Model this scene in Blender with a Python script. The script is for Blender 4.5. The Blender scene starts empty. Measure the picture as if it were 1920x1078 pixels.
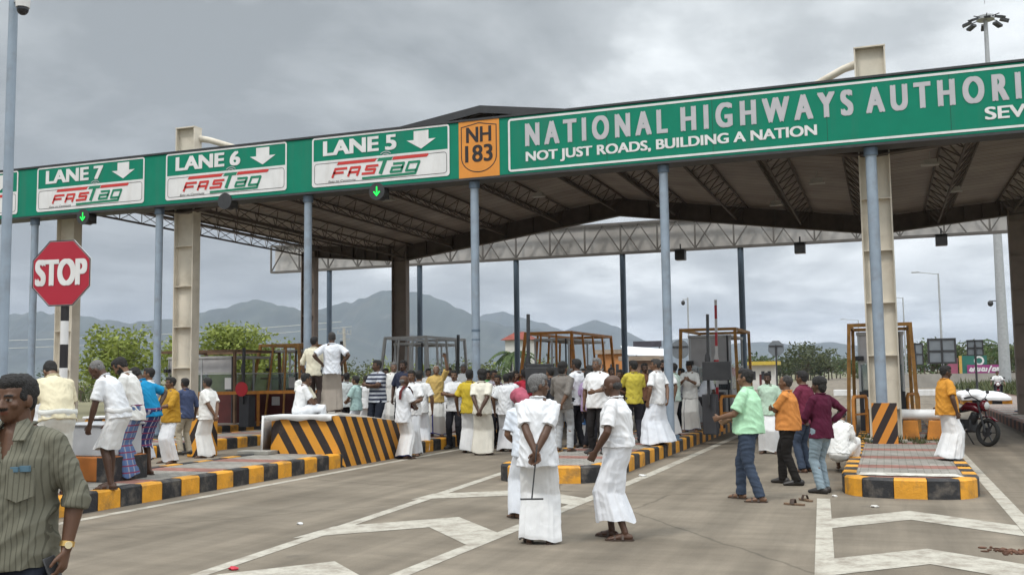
import bpy, math, random
from mathutils import Vector, Matrix, noise
R = math.radians
S = bpy.context.scene
COL = S.collection
rnd = random.Random(7)

# ---------------------------------------------------------------- camera
CH = 1.72
F_PX, PITCH, ROLL, YAW = 1879.0, R(4.98), R(-0.754), R(20.319)
fw = Vector((-math.sin(YAW)*math.cos(PITCH), math.cos(YAW)*math.cos(PITCH), math.sin(PITCH)))
rt0 = Vector((math.cos(YAW), math.sin(YAW), 0)); up0 = rt0.cross(fw)
cr, sr = math.cos(ROLL), math.sin(ROLL)
rt = cr*rt0 + sr*up0; up = -sr*rt0 + cr*up0
cam = bpy.data.cameras.new('camera'); camo = bpy.data.objects.new('camera', cam); COL.objects.link(camo)
cam.sensor_fit = 'HORIZONTAL'; cam.sensor_width = 36; cam.lens = 36*F_PX/1920
cam.clip_start = .1; cam.clip_end = 20000
M = Matrix((rt, up, -fw)).transposed().to_4x4(); M.translation = Vector((0, 0, CH))
camo.matrix_world = M
S.camera = camo
S.view_settings.view_transform = 'Standard'; S.view_settings.look = 'None'
S.view_settings.exposure = 0.28; S.view_settings.gamma = 1
S.render.resolution_x = 1024; S.render.resolution_y = 574

def ray(px, py): return fw + rt*((px-960)/F_PX) - up*((py-539)/F_PX)
def at(px, py, z=0.0):
    d = ray(px, py); t = (z-CH)/d.z; return Vector((0, 0, CH)) + d*t
def atY(px, py, Y):
    d = ray(px, py); t = Y/d.y; return Vector((0, 0, CH)) + d*t

# ---------------------------------------------------------------- sky and sun
SUN_EL, SUN_AZ = R(56), R(212)
w = bpy.data.worlds.new('World'); S.world = w; w.use_nodes = True
nt = w.node_tree; nt.nodes.clear(); N = nt.nodes.new; L = nt.links.new
def mth(nt, op, a, b=None, c=None, clamp=False):
    n = nt.nodes.new('ShaderNodeMath'); n.operation = op; n.use_clamp = clamp
    for i, q in enumerate((a, b, c)):
        if q is None: continue
        if isinstance(q, (int, float)): n.inputs[i].default_value = q
        else: nt.links.new(q, n.inputs[i])
    return n.outputs[0]
tc = N('ShaderNodeTexCoord'); sep = N('ShaderNodeSeparateXYZ'); L(tc.outputs['Generated'], sep.inputs[0])
sky = N('ShaderNodeTexSky'); sky.sky_type = 'NISHITA'; sky.sun_disc = False
sky.sun_elevation = SUN_EL; sky.sun_rotation = SUN_AZ
zc = mth(nt, 'MAXIMUM', sep.outputs[2], 0.0)
den = mth(nt, 'ADD', zc, 0.22)
cx = mth(nt, 'DIVIDE', sep.outputs[0], den); cy = mth(nt, 'DIVIDE', sep.outputs[1], den)
cmb = N('ShaderNodeCombineXYZ'); L(cx, cmb.inputs[0]); L(cy, cmb.inputs[1])
n1 = N('ShaderNodeTexNoise'); n1.inputs['Scale'].default_value = 1.0; n1.inputs['Detail'].default_value = 7; n1.inputs['Roughness'].default_value = .56; n1.inputs['Distortion'].default_value = .6
L(cmb.outputs[0], n1.inputs['Vector'])
n2 = N('ShaderNodeTexNoise'); n2.inputs['Scale'].default_value = 3.1; n2.inputs['Detail'].default_value = 6; n2.inputs['Roughness'].default_value = .55
L(cmb.outputs[0], n2.inputs['Vector'])
ns = mth(nt, 'ADD', mth(nt, 'MULTIPLY', n1.outputs[0], .66), mth(nt, 'MULTIPLY', n2.outputs[0], .34))
# brighter towards the right of the view and overhead
azd = mth(nt, 'ADD', mth(nt, 'MULTIPLY', sep.outputs[0], .21), mth(nt, 'MULTIPLY', sep.outputs[1], .03))
low = mth(nt, 'MULTIPLY', mth(nt, 'SUBTRACT', .22, zc), .05)
ns2 = mth(nt, 'ADD', ns, mth(nt, 'ADD', azd, low))
rmp = N('ShaderNodeValToRGB'); L(ns2, rmp.inputs[0])
el = rmp.color_ramp.elements
el[0].position = .34; el[0].color = (.30, .328, .348, 1)
el[1].position = .72; el[1].color = (1.08, 1.11, 1.13, 1)
e = el.new(.485); e.color = (.49, .525, .545, 1)
e = el.new(.575); e.color = (.76, .80, .82, 1)
gl = mth(nt, 'ADD', 1.0, mth(nt, 'MULTIPLY', mth(nt, 'SMOOTHSTEP' if False else 'MULTIPLY', mth(nt, 'MULTIPLY_ADD', zc, 1.7, -.68, True), 1.0), 2.3))
# brighter cloud where the hidden sun stands (behind the camera)
sd = Vector((math.sin(SUN_AZ)*math.cos(SUN_EL), math.cos(SUN_AZ)*math.cos(SUN_EL), math.sin(SUN_EL)))
dp = N('ShaderNodeVectorMath'); dp.operation = 'DOT_PRODUCT'; L(tc.outputs['Generated'], dp.inputs[0]); dp.inputs[1].default_value = sd
gl = mth(nt, 'ADD', gl, mth(nt, 'MULTIPLY', mth(nt, 'POWER', mth(nt, 'MAXIMUM', dp.outputs['Value'], 0.0), 3.0), 1.2))
b1 = N('ShaderNodeBackground'); L(sky.outputs[0], b1.inputs[0]); b1.inputs[1].default_value = .10
b2 = N('ShaderNodeBackground'); L(rmp.outputs[0], b2.inputs[0]); L(gl, b2.inputs[1])
gap = mth(nt, 'MULTIPLY_ADD', ns2, -2.2, 2.45, True)
gap = mth(nt, 'MAXIMUM', gap, .82)
mx = N('ShaderNodeMixShader'); L(gap, mx.inputs[0]); L(b1.outputs[0], mx.inputs[1]); L(b2.outputs[0], mx.inputs[2])
wo = N('ShaderNodeOutputWorld'); L(mx.outputs[0], wo.inputs[0])
sl = bpy.data.lights.new('sun', 'SUN'); sl.energy = 1.5; sl.angle = R(10); sl.color = (1, .955, .89)
so = bpy.data.objects.new('sun', sl); COL.objects.link(so)
so.rotation_euler = (-sd).to_track_quat('-Z', 'Y').to_euler()

# ---------------------------------------------------------------- helpers
MATS = {}
def mat(name, col, rough=.7, var=.12, scale=6.0, bump=0.0, bscale=40.0, metal=0.0, col2=None, c2scale=2.0, c2amt=0.0, emit=None, estr=1.0, spec=.5, coord='Object', trans=None, c2map=None):
    if name in MATS: return MATS[name]
    m = bpy.data.materials.new(name); m.use_nodes = True; MATS[name] = m
    nt = m.node_tree; b = nt.nodes['Principled BSDF']; N = nt.nodes.new; L = nt.links.new
    b.inputs['Roughness'].default_value = rough; b.inputs['Metallic'].default_value = metal
    b.inputs['Specular IOR Level'].default_value = spec
    t = N('ShaderNodeTexCoord'); co = t.outputs[coord]
    n = N('ShaderNodeTexNoise'); n.inputs['Scale'].default_value = scale; n.inputs['Detail'].default_value = 5; L(co, n.inputs['Vector'])
    h = N('ShaderNodeMapRange'); L(n.outputs[0], h.inputs[0]); h.inputs[1].default_value = .3; h.inputs[2].default_value = .7
    h.inputs[3].default_value = 1-var; h.inputs[4].default_value = 1+var
    mu = N('ShaderNodeMix'); mu.data_type = 'RGBA'; mu.blend_type = 'MULTIPLY'; mu.inputs[0].default_value = 1
    mu.inputs[6].default_value = (*col, 1); L(h.outputs[0], mu.inputs[7]); out = mu.outputs[2]
    if c2amt > 0:
        n3 = N('ShaderNodeTexNoise'); n3.inputs['Scale'].default_value = c2scale; n3.inputs['Detail'].default_value = 8; n3.inputs['Roughness'].default_value = .65
        if c2map:
            mp = N('ShaderNodeMapping'); mp.inputs['Scale'].default_value = c2map; L(co, mp.inputs[0]); L(mp.outputs[0], n3.inputs['Vector'])
        else: L(co, n3.inputs['Vector'])
        r = N('ShaderNodeMapRange'); L(n3.outputs[0], r.inputs[0]); r.inputs[1].default_value = .5; r.inputs[2].default_value = .72; r.inputs[4].default_value = c2amt
        m2 = N('ShaderNodeMix'); m2.data_type = 'RGBA'; L(r.outputs[0], m2.inputs[0]); L(out, m2.inputs[6]); m2.inputs[7].default_value = (*(col2 or (0, 0, 0)), 1); out = m2.outputs[2]
    L(out, b.inputs['Base Color'])
    if bump:
        nb = N('ShaderNodeTexNoise'); nb.inputs['Scale'].default_value = bscale; nb.inputs['Detail'].default_value = 4; L(co, nb.inputs['Vector'])
        bp = N('ShaderNodeBump'); bp.inputs['Strength'].default_value = bump; bp.inputs['Distance'].default_value = .02; L(nb.outputs[0], bp.inputs['Height']); L(bp.outputs[0], b.inputs['Normal'])
    if emit: b.inputs['Emission Color'].default_value = (*emit, 1); b.inputs['Emission Strength'].default_value = estr
    if trans is not None: b.inputs['Transmission Weight'].default_value = trans
    return m

def tag(o, label=None, cat=None, group=None, kind=None):
    if label: o['label'] = label
    if cat: o['category'] = cat
    if group: o['group'] = group
    if kind: o['kind'] = kind
    return o

class MB:
    def __init__(s): s.v = []; s.f = []; s.m = []
    def add(s, vs, fs, mi=0):
        o = len(s.v); s.v += [tuple(q) for q in vs]; s.f += [tuple(o+i for i in f) for f in fs]; s.m += [mi]*len(fs); return s
    def box(s, lo, hi, mi=0):
        (a, b, c), (d, e, f) = lo, hi
        return s.add([(a,b,c),(d,b,c),(d,e,c),(a,e,c),(a,b,f),(d,b,f),(d,e,f),(a,e,f)],
              [(0,3,2,1),(4,5,6,7),(0,1,5,4),(1,2,6,5),(2,3,7,6),(3,0,4,7)], mi)
    def beam(s, p, q, wd, ht, mi=0, side=None):
        p, q = Vector(p), Vector(q); d = (q-p).normalized()
        u = Vector(side) if side else (Vector((0,0,1)) if abs(d.z) < .95 else Vector((0,1,0)))
        x = d.cross(u).normalized(); y = x.cross(d).normalized(); x *= wd/2; y *= ht/2
        vs = [p-x-y, p+x-y, p+x+y, p-x+y, q-x-y, q+x-y, q+x+y, q-x+y]
        return s.add(vs, [(3,2,1,0),(4,5,6,7),(0,1,5,4),(1,2,6,5),(2,3,7,6),(3,0,4,7)], mi)
    def tube(s, pts, rads, n=12, side=None, cap=True, mi=0, rnd_end=False):
        pts = [Vector(p) for p in pts]; k = len(pts)
        if not isinstance(rads, (list, tuple)): rads = [rads]*k
        rads = [r if isinstance(r, (list, tuple)) else (r, r) for r in rads]
        if rnd_end:
            d0 = (pts[0]-pts[1]).normalized(); d1 = (pts[-1]-pts[-2]).normalized()
            r0 = min(rads[0]); r1 = min(rads[-1])
            sc = lambda r, q: (r[0]*q, r[1]*q)
            pts = [pts[0]+d0*r0*.85, pts[0]+d0*r0*.5] + pts + [pts[-1]+d1*r1*.5, pts[-1]+d1*r1*.85]
            rads = [sc(rads[0], .35), sc(rads[0], .8)] + list(rads) + [sc(rads[-1], .8), sc(rads[-1], .35)]; k += 4
        X = None; vs = []
        for i in range(k):
            d = (pts[min(i+1, k-1)]-pts[max(i-1, 0)]).normalized()
            if X is None:
                X = Vector(side) if side else (Vector((1,0,0)) if abs(d.x) < .9 else Vector((0,1,0)))
            X = (X - d*X.dot(d))
            if X.length < 1e-4: X = Vector((0,1,0)) - d*d.y
            X.normalize(); Y = d.cross(X)
            for j in range(n):
                a = 2*math.pi*j/n
                vs.append(pts[i] + X*(math.cos(a)*rads[i][0]) + Y*(math.sin(a)*rads[i][1]))
        fs = []
        for i in range(k-1):
            for j in range(n):
                fs.append((i*n+j, i*n+(j+1) % n, (i+1)*n+(j+1) % n, (i+1)*n+j))
        if cap: fs.append(tuple(range(n))[::-1]); fs.append(tuple((k-1)*n+j for j in range(n)))
        return s.add(vs, fs, mi)
    def ell(s, c, r, rot=None, n=14, mi=0):
        c = Vector(c); vs = []; fs = []; m = n//2
        vs.append((0, 0, -1))
        for i in range(1, m):
            a = math.pi*i/m - math.pi/2
            for j in range(n):
                b = 2*math.pi*j/n; vs.append((math.cos(a)*math.cos(b), math.cos(a)*math.sin(b), math.sin(a)))
        vs.append((0, 0, 1)); e = len(vs)-1
        for j in range(n):
            fs.append((0, 1+(j+1) % n, 1+j)); fs.append((e, 1+(m-2)*n+j, 1+(m-2)*n+(j+1) % n))
        for i in range(m-2):
            for j in range(n):
                fs.append((1+i*n+j, 1+i*n+(j+1) % n, 1+(i+1)*n+(j+1) % n, 1+(i+1)*n+j))
        o = []
        for q in vs:
            p = Vector((q[0]*r[0], q[1]*r[1], q[2]*r[2]))
            if rot is not None: p = rot @ p
            o.append(p+c)
        return s.add(o, fs, mi)
    def prism(s, pts, off, mi=0):
        pts = [Vector(p) for p in pts]; off = Vector(off); n = len(pts)
        return s.add(pts+[p+off for p in pts], [tuple(range(n))[::-1], tuple(range(n, 2*n))]+[(i, (i+1) % n, n+(i+1) % n, n+i) for i in range(n)], mi)
    def xf(s, mtx):
        s.v = [tuple(mtx @ Vector(q)) for q in s.v]; return s
    def mesh(s, name):
        me = bpy.data.meshes.new(name); me.from_pydata(s.v, [], s.f); me.update(); return me
    def build(s, name, mats, parent=None, smooth=40, bevel=0, loc=None):
        me = s.mesh(name)
        if not isinstance(mats, (list, tuple)): mats = [mats]
        for q in mats: me.materials.append(q)
        if len(mats) > 1: me.polygons.foreach_set('material_index', s.m)
        if smooth:
            me.polygons.foreach_set('use_smooth', [True]*len(me.polygons)); me.set_sharp_from_angle(angle=R(smooth))
        o = bpy.data.objects.new(name, me); COL.objects.link(o)
        if parent: o.parent = parent
        if loc is not None: o.location = loc
        if bevel:
            bv = o.modifiers.new('bevel', 'BEVEL'); bv.width = bevel; bv.segments = 2; bv.limit_method = 'ANGLE'
        return o

def empty(name, loc=(0,0,0), rz=0, label=None, cat=None, group=None, kind=None):
    o = bpy.data.objects.new(name, None); COL.objects.link(o); o.location = loc; o.rotation_euler = (0,0,rz); o.empty_display_size = .2
    return tag(o, label, cat, group, kind)
KIDS = {}
def copy_tree(o, parent=None):
    c = o.copy(); COL.objects.link(c)
    if parent is not None: c.parent = parent
    for ch in list(o.children): copy_tree(ch, c)
    return c

def text_mesh(txt, w, h, m, name, parent, origin, depth=.004, bold=.02, shear=0, spacing=1.0, fat=0):
    """letters in the XZ plane facing -Y, fitted into w x h with its lower left corner at origin"""
    cu = bpy.data.curves.new('t', 'FONT'); cu.body = txt; cu.offset = bold; cu.shear = shear; cu.space_character = spacing
    o = bpy.data.objects.new('t', cu); COL.objects.link(o)
    dg = bpy.context.evaluated_depsgraph_get(); me = bpy.data.meshes.new_from_object(o.evaluated_get(dg))
    bpy.data.objects.remove(o)
    xs = [v.co.x for v in me.vertices]; ys = [v.co.y for v in me.vertices]
    x0, x1, y0, y1 = min(xs), max(xs), min(ys), max(ys)
    ox, oy, oz = origin
    for v in me.vertices:
        v.co = (ox+(v.co.x-x0)/(x1-x0)*w, oy, oz+(v.co.y-y0)/(y1-y0)*h)
    if fat:
        n = len(me.vertices); vs = [v.co.copy() for v in me.vertices]; fs = [tuple(p.vertices) for p in me.polygons]; me = bpy.data.meshes.new(name); V3 = []; F3 = []
        for i, (dx, dz) in enumerate(((0, 0), (fat, fat*.45), (-fat, fat*.45), (fat, -fat*.45), (-fat, -fat*.45), (fat*.5, 0), (-fat*.5, 0))):
            V3 += [(v.x+dx, v.y-.0007*i, v.z+dz) for v in vs]; F3 += [tuple(n*i+k for k in f) for f in fs]
        me.from_pydata(V3, [], F3); me.update()
    me.materials.clear(); me.materials.append(m); me.name = name
    q = bpy.data.objects.new(name, me); COL.objects.link(q)
    if parent: q.parent = parent
    return q

def hcol(s):
    s = s.lstrip('#'); c = [int(s[i:i+2], 16)/255 for i in (0, 2, 4)]
    return tuple(q/12.92 if q <= .04045 else ((q+.055)/1.055)**2.4 for q in c)

# ---------------------------------------------------------------- ground, markings, islands
def ground_mat():
    m = bpy.data.materials.new('road_concrete'); m.use_nodes = True; nt = m.node_tree; b = nt.nodes['Principled BSDF']; N = nt.nodes.new; L = nt.links.new
    b.inputs['Roughness'].default_value = .88; b.inputs['Specular IOR Level'].default_value = .3
    t = N('ShaderNodeTexCoord'); co = t.outputs['Object']
    def noise_n(sc, det=6, ro=.6, stretch=None):
        n = N('ShaderNodeTexNoise'); n.inputs['Scale'].default_value = sc; n.inputs['Detail'].default_value = det; n.inputs['Roughness'].default_value = ro
        if stretch:
            mp = N('ShaderNodeMapping'); mp.inputs['Scale'].default_value = stretch; L(co, mp.inputs[0]); L(mp.outputs[0], n.inputs['Vector'])
        else: L(co, n.inputs['Vector'])
        return n.outputs[0]
    r = N('ShaderNodeValToRGB'); L(noise_n(.45, 9, .62), r.inputs[0])
    e = r.color_ramp.elements; e[0].position = .3; e[0].color = (.145, .120, .090, 1); e[1].position = .72; e[1].color = (.252, .213, .164, 1)
    # wheel tracks and sweeping marks along the lanes
    r2 = N('ShaderNodeMapRange'); L(noise_n(1.0, 6, .6, (2.2, .12, 1)), r2.inputs[0]); r2.inputs[1].default_value = .35; r2.inputs[2].default_value = .7; r2.inputs[3].default_value = .74; r2.inputs[4].default_value = 1.14
    r3 = N('ShaderNodeMapRange'); L(noise_n(1.0, 7, .7, (.7, 3.0, 1)), r3.inputs[0]); r3.inputs[1].default_value = .36; r3.inputs[2].default_value = .68; r3.inputs[3].default_value = .88; r3.inputs[4].default_value = 1.12
    r4 = N('ShaderNodeMapRange'); L(noise_n(60, 4, .7), r4.inputs[0]); r4.inputs[1].default_value = .3; r4.inputs[2].default_value = .7; r4.inputs[3].default_value = .86; r4.inputs[4].default_value = 1.1
    out = r.outputs[0]
    for q in (r2, r3, r4):
        x = N('ShaderNodeMix'); x.data_type = 'RGBA'; x.blend_type = 'MULTIPLY'; x.inputs[0].default_value = 1; L(out, x.inputs[6]); L(q.outputs[0], x.inputs[7]); out = x.outputs[2]
    # cracks
    vo = N('ShaderNodeTexVoronoi'); vo.feature = 'DISTANCE_TO_EDGE'; vo.inputs['Scale'].default_value = .13
    wn = N('ShaderNodeTexNoise'); wn.inputs['Scale'].default_value = 1.6; wn.inputs['Detail'].default_value = 6; L(co, wn.inputs['Vector'])
    wm = N('ShaderNodeMix'); wm.data_type = 'VECTOR'; wm.inputs[0].default_value = .16; L(co, wm.inputs[4]); L(wn.outputs[1], wm.inputs[5]); L(wm.outputs[1], vo.inputs['Vector'])
    cr = N('ShaderNodeMapRange'); L(vo.outputs[0], cr.inputs[0]); cr.inputs[1].default_value = .0008; cr.inputs[2].default_value = .003; cr.inputs[3].default_value = .68; cr.inputs[4].default_value = 1
    x = N('ShaderNodeMix'); x.data_type = 'RGBA'; x.blend_type = 'MULTIPLY'; x.inputs[0].default_value = 1; L(out, x.inputs[6]); L(cr.outputs[0], x.inputs[7]); out = x.outputs[2]
    # dark oil spots
    sp = N('ShaderNodeMapRange'); L(noise_n(2.3, 3, .5), sp.inputs[0]); sp.inputs[1].default_value = .68; sp.inputs[2].default_value = .76; sp.inputs[4].default_value = .35
    x = N('ShaderNodeMix'); x.data_type = 'RGBA'; L(sp.outputs[0], x.inputs[0]); L(out, x.inputs[6]); x.inputs[7].default_value = (.075, .066, .058, 1); out = x.outputs[2]
    L(out, b.inputs['Base Color'])
    bp = N('ShaderNodeBump'); bp.inputs['Strength'].default_value = .25; bp.inputs['Distance'].default_value = .01; L(noise_n(90, 4, .7), bp.inputs['Height']); L(bp.outputs[0], b.inputs['Normal'])
    return m
m_earth = mat('earth', (.16, .145, .08), .95, .35, .05, col2=(.07, .10, .03), c2scale=.03, c2amt=.9)
mb = MB(); mb.add([(-4500, -300, -.02), (4500, -300, -.02), (4500, 6500, -.02), (-4500, 6500, -.02)], [(0,1,2,3)])
tag(mb.build('ground', m_earth), kind='structure')
mb = MB(); mb.add([(-34, -25, 0), (12, -25, 0), (12, 58, 0), (6.5, 110, 0), (4, 260, 0), (-12, 260, 0), (-16, 110, 0), (-34, 62, 0)], [(0,1,2,3,4,5,6,7)])
tag(mb.build('road', ground_mat()), kind='structure')

def paint_mat(name, col):
    m = bpy.data.materials.new(name); m.use_nodes = True; nt = m.node_tree; b = nt.nodes['Principled BSDF']; N = nt.nodes.new; L = nt.links.new
    b.inputs['Roughness'].default_value = .75
    t = N('ShaderNodeTexCoord')
    n = N('ShaderNodeTexNoise'); n.inputs['Scale'].default_value = 3.5; n.inputs['Detail'].default_value = 10; n.inputs['Roughness'].default_value = .72; L(t.outputs['Object'], n.inputs['Vector'])
    r = N('ShaderNodeValToRGB'); L(n.outputs[0], r.inputs[0]); e = r.color_ramp.elements
    e[0].position = .37; e[0].color = (.27, .235, .19, 1); e[1].position = .56; e[1].color = (*col, 1)
    n2 = N('ShaderNodeTexNoise'); n2.inputs['Scale'].default_value = 25; n2.inputs['Detail'].default_value = 5; L(t.outputs['Object'], n2.inputs['Vector'])
    mr = N('ShaderNodeMapRange'); L(n2.outputs[0], mr.inputs[0]); mr.inputs[3].default_value = .7; mr.inputs[4].default_value = 1.2
    x = N('ShaderNodeMix'); x.data_type = 'RGBA'; x.blend_type = 'MULTIPLY'; x.inputs[0].default_value = 1; L(r.outputs[0], x.inputs[6]); L(mr.outputs[0], x.inputs[7])
    L(x.outputs[2], b.inputs['Base Color']); return m
m_line = paint_mat('line_paint', (.45, .42, .355))
def strip(mb, pts, wd, z=.004):
    for (a, b) in zip(pts[:-1], pts[1:]):
        a, b = Vector((*a, z)), Vector((*b, z)); d = (b-a).normalized(); x = Vector((d.y, -d.x, 0))*wd/2
        mb.add([a-x, a+x, b+x, b-x], [(0,1,2,3)])
mk = MB()
strip(mk, [(-9.44, 5), (-9.42, 26)], .15)
strip(mk, [(-5.66, 6.2), (-6.42, 16.9)], .16)
strip(mk, [(-4.06, 7.0), (-3.9, 14.3), (-3.84, 17), (-3.8, 40)], .17)
strip(mk, [(-.46, 7.4), (-.86, 14.35)], .17)
strip(mk, [(1.38, 7.0), (1.33, 40)], .17)
def chev(x0, x1, xa, ya, drop, band, z):
    mk.add([(x0, ya-drop, z), (xa, ya, z), (xa, ya-band, z), (x0, ya-drop-band, z)], [(0,3,2,1)])
    mk.add([(xa, ya, z), (x1, ya-drop, z), (x1, ya-drop-band, z), (xa, ya-band, z)], [(0,3,2,1)])
chev(-6.06, -3.98, -4.96, 11.42, 1.1, .85, .0045)
chev(-6.3, -3.95, -5.05, 14.4, .85, .72, .0045)
chev(-5.6, -4.02, -4.92, 8.4, .85, .85, .0045)
chev(-.68, 1.28, .2, 13.36, .95, .78, .0045)
chev(-.53, 1.3, .3, 10.6, .78, .82, .0045)
chev(-.45, 1.33, .36, 7.9, .8, .8, .0045)
tag(mk.build('road_markings', m_line, smooth=0), kind='structure')

m_ky = mat('kerb_yellow', (.66, .30, .022), .6, .16, 5, .35, 30, col2=(.22, .13, .05), c2scale=4, c2amt=.9)
m_kb = mat('kerb_black', (.018, .018, .02), .6, .3, 6, .35, 30, col2=(.14, .12, .10), c2scale=5, c2amt=.85)
def paving_mat(red_bands):
    m = bpy.data.materials.new('paving_blocks'); m.use_nodes = True; nt = m.node_tree; b = nt.nodes['Principled BSDF']; N = nt.nodes.new; L = nt.links.new
    b.inputs['Roughness'].default_value = .9
    t = N('ShaderNodeTexCoord'); br = N('ShaderNodeTexBrick'); L(t.outputs['Object'], br.inputs['Vector'])
    br.inputs['Scale'].default_value = 1; br.inputs['Brick Width'].default_value = .22; br.inputs['Row Height'].default_value = .12; br.inputs['Mortar Size'].default_value = .006
    br.inputs['Color1'].default_value = (.22, .205, .18, 1); br.inputs['Color2'].default_value = (.29, .27, .24, 1); br.inputs['Mortar'].default_value = (.1, .095, .07, 1)
    sp = N('ShaderNodeSeparateXYZ'); L(t.outputs['Object'], sp.inputs[0])
    fr = mth(nt, 'FRACT', mth(nt, 'DIVIDE', sp.outputs[1], red_bands)); rd = mth(nt, 'LESS_THAN', fr, .3)
    x = N('ShaderNodeMix'); x.data_type = 'RGBA'; x.blend_type = 'MULTIPLY'; L(rd, x.inputs[0]); L(br.outputs[0], x.inputs[6]); x.inputs[7].default_value = (1.0, .5, .44, 1)
    n = N('ShaderNodeTexNoise'); n.inputs['Scale'].default_value = 2.2; n.inputs['Detail'].default_value = 9; n.inputs['Roughness'].default_value = .7; L(t.outputs['Object'], n.inputs['Vector'])
    mr = N('ShaderNodeMapRange'); L(n.outputs[0], mr.inputs[0]); mr.inputs[1].default_value = .3; mr.inputs[2].default_value = .7; mr.inputs[3].default_value = .7; mr.inputs[4].default_value = 1.25
    y = N('ShaderNodeMix'); y.data_type = 'RGBA'; y.blend_type = 'MULTIPLY'; y.inputs[0].default_value = 1; L(x.outputs[2], y.inputs[6]); L(mr.outputs[0], y.inputs[7]); L(y.outputs[2], b.inputs['Base Color'])
    bp = N('ShaderNodeBump'); bp.inputs['Strength'].default_value = .6; bp.inputs['Distance'].default_value = .01; L(br.outputs[1], bp.inputs['Height']); bp.invert = True; L(bp.outputs[0], b.inputs['Normal'])
    return m
m_pav = paving_mat(1.75)
def island(x0, x1, y0, y1, nose, label, first=0, blk=.42, kw=.2, mats=None, hgt=.26):
    root = empty('traffic_island', ((x0+x1)/2, y0, 0), kind='structure')
    ox, oy = (x0+x1)/2, y0
    per = []
    hw = (x1-x0)/2; n = 40
    per += [(-hw, y1-y0), (-hw, nose)]
    for i in range(1, n):
        a = math.pi + math.pi*i/n
        c, s_ = math.cos(a), math.sin(a); e = .62
        per.append((hw*math.copysign(abs(c)**e, c), nose + nose*math.copysign(abs(s_)**e, s_)))
    per += [(hw, nose), (hw, y1-y0)]
    # resample by arc length
    ds = [0]
    for a, b in zip(per[:-1], per[1:]): ds.append(ds[-1]+math.dist(a, b))
    def pos(t):
        for i in range(len(ds)-1):
            if t <= ds[i+1] or i == len(ds)-2:
                u = (t-ds[i])/max(1e-6, ds[i+1]-ds[i]); return Vector((per[i][0]+(per[i+1][0]-per[i][0])*u, per[i][1]+(per[i+1][1]-per[i][1])*u, 0))
    total = ds[-1]; nb = int(total/blk); bl = total/nb; sub = 3; k = MB()
    inner = []
    def ring(t):
        p = pos(t); a, b = pos(max(0, t-.02)), pos(min(total, t+.02)); d = (b-a).normalized(); nrm = Vector((-d.y, d.x, 0))
        return p, p+nrm*.025, p+nrm*kw
    for i in range(nb):
        mi = (i+first) % 2
        jit = rnd.uniform(-.006, .006)
        for j in range(sub):
            A, B = ring((i+j/sub)*bl+(.004 if j == 0 else 0)), ring((i+(j+1)/sub)*bl-(.004 if j == sub-1 else 0))
            z = Vector((0, 0, hgt+jit)); zc = Vector((0, 0, hgt+jit-.025)); zl = Vector((0, 0, -.02))
            k.add([A[0]+zl, B[0]+zl, B[0]+zc, A[0]+zc, B[1]+z, A[1]+z, B[2]+z, A[2]+z, B[2]+zl, A[2]+zl],
                  [(0,1,2,3), (3,2,4,5), (5,4,6,7), (7,6,8,9)], mi)
            inner.append(A[2])
    k.build('kerb', mats or [m_ky, m_kb], root, smooth=0)
    p = MB(); p.add([q+Vector((0, 0, hgt-.012)) for q in inner], [tuple(range(len(inner)))])
    p.build('paving', m_pav, root, smooth=0)
    return root
island(-.66, 1.15, 14.58, 60, 1.05, 'r', 1)
q_ = MB(); q_.add([(-.42, 15.05, .262), (.95, 15.05, .262), (.85, 15.45, .262), (-.40, 15.45, .262)], [(0,1,2,3)]); tag(q_.build('painted_nose', paint_mat('nose_paint', (.62, .60, .54)), smooth=0), kind='structure')
island(-6.1, -4.3, 15.3, 60, .9, 'm', 0)
island(-11.7, -9.85, 8.2, 60, .9, 'l', 0)
island(-17.1, -15.2, 16, 60, .9, 'l2', 0)
island(-22.6, -19.4, 18, 60, 1.2, 'l3', 0)
m_brick = mat('kerb_old_red', (.20, .085, .055), .85, .25, 5, .3, 30, col2=(.25, .2, .16), c2scale=4, c2amt=.6)
m_brick2 = mat('kerb_old_dark', (.06, .04, .035), .85, .25, 5, .3, 30, col2=(.2, .16, .12), c2scale=4, c2amt=.6)
island(3.4, 6.6, 27, 75, 1.0, 'r2', 0, mats=[m_brick, m_brick2], blk=.5)

# ---------------------------------------------------------------- front gantry with the sign face
m_green = mat('sign_green', (.002, .185, .112), .6, .05, 3, col2=(.03, .155, .105), c2scale=1.0, c2amt=.6, spec=.2, c2map=(2.2, 1, .22))
m_white = mat('sign_white', (.66, .655, .65), .5, .06, 3, col2=(.48, .45, .42), c2scale=1.4, c2amt=.5, c2map=(2.4, 1, .3))
m_red = mat('sign_red', (.50, .018, .02), .45, .06, 3)
m_orange = mat('plate_orange', (.62, .235, .03), .5, .06, 3)
m_black = mat('sign_black', (.012, .010, .012), .5, .1, 3)
m_lred = mat('logo_red', (.50, .03, .025), .5, .05, 3)
m_lgreen = mat('logo_green', (.004, .18, .095), .5, .05, 3)
m_pole = mat('pole_blue_grey', (.25, .305, .37), .5, .10, 4, col2=(.16, .15, .14), c2scale=3, c2amt=.5)
m_dpole = mat('dark_blue_and_shade', (.10, .14, .19), .5, .1, 4)  # darker blue: shade put into the rear poles' colour; flanges and band share it
m_metal = mat('galvanised_metal', (.38, .39, .40), .45, .12, 6, metal=.3)
m_dark = mat('dark_steel', (.03, .03, .032), .5, .2, 6)
GY, POLES = 21.86, [-22.8, -18.4, -13.72, -9.1, -4.5, -.1, 4.5, 9.1]
g = empty('sign_gantry', (0, GY, 0), 0, 'long green lettered sign gantry on pale blue poles in front of the toll plaza', 'gantry')
b_ = MB(); b_.box((-31, 0, 6.42), (14, .5, 7.80)); b_.build('sign_beam', m_green, g, bevel=.015)
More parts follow.
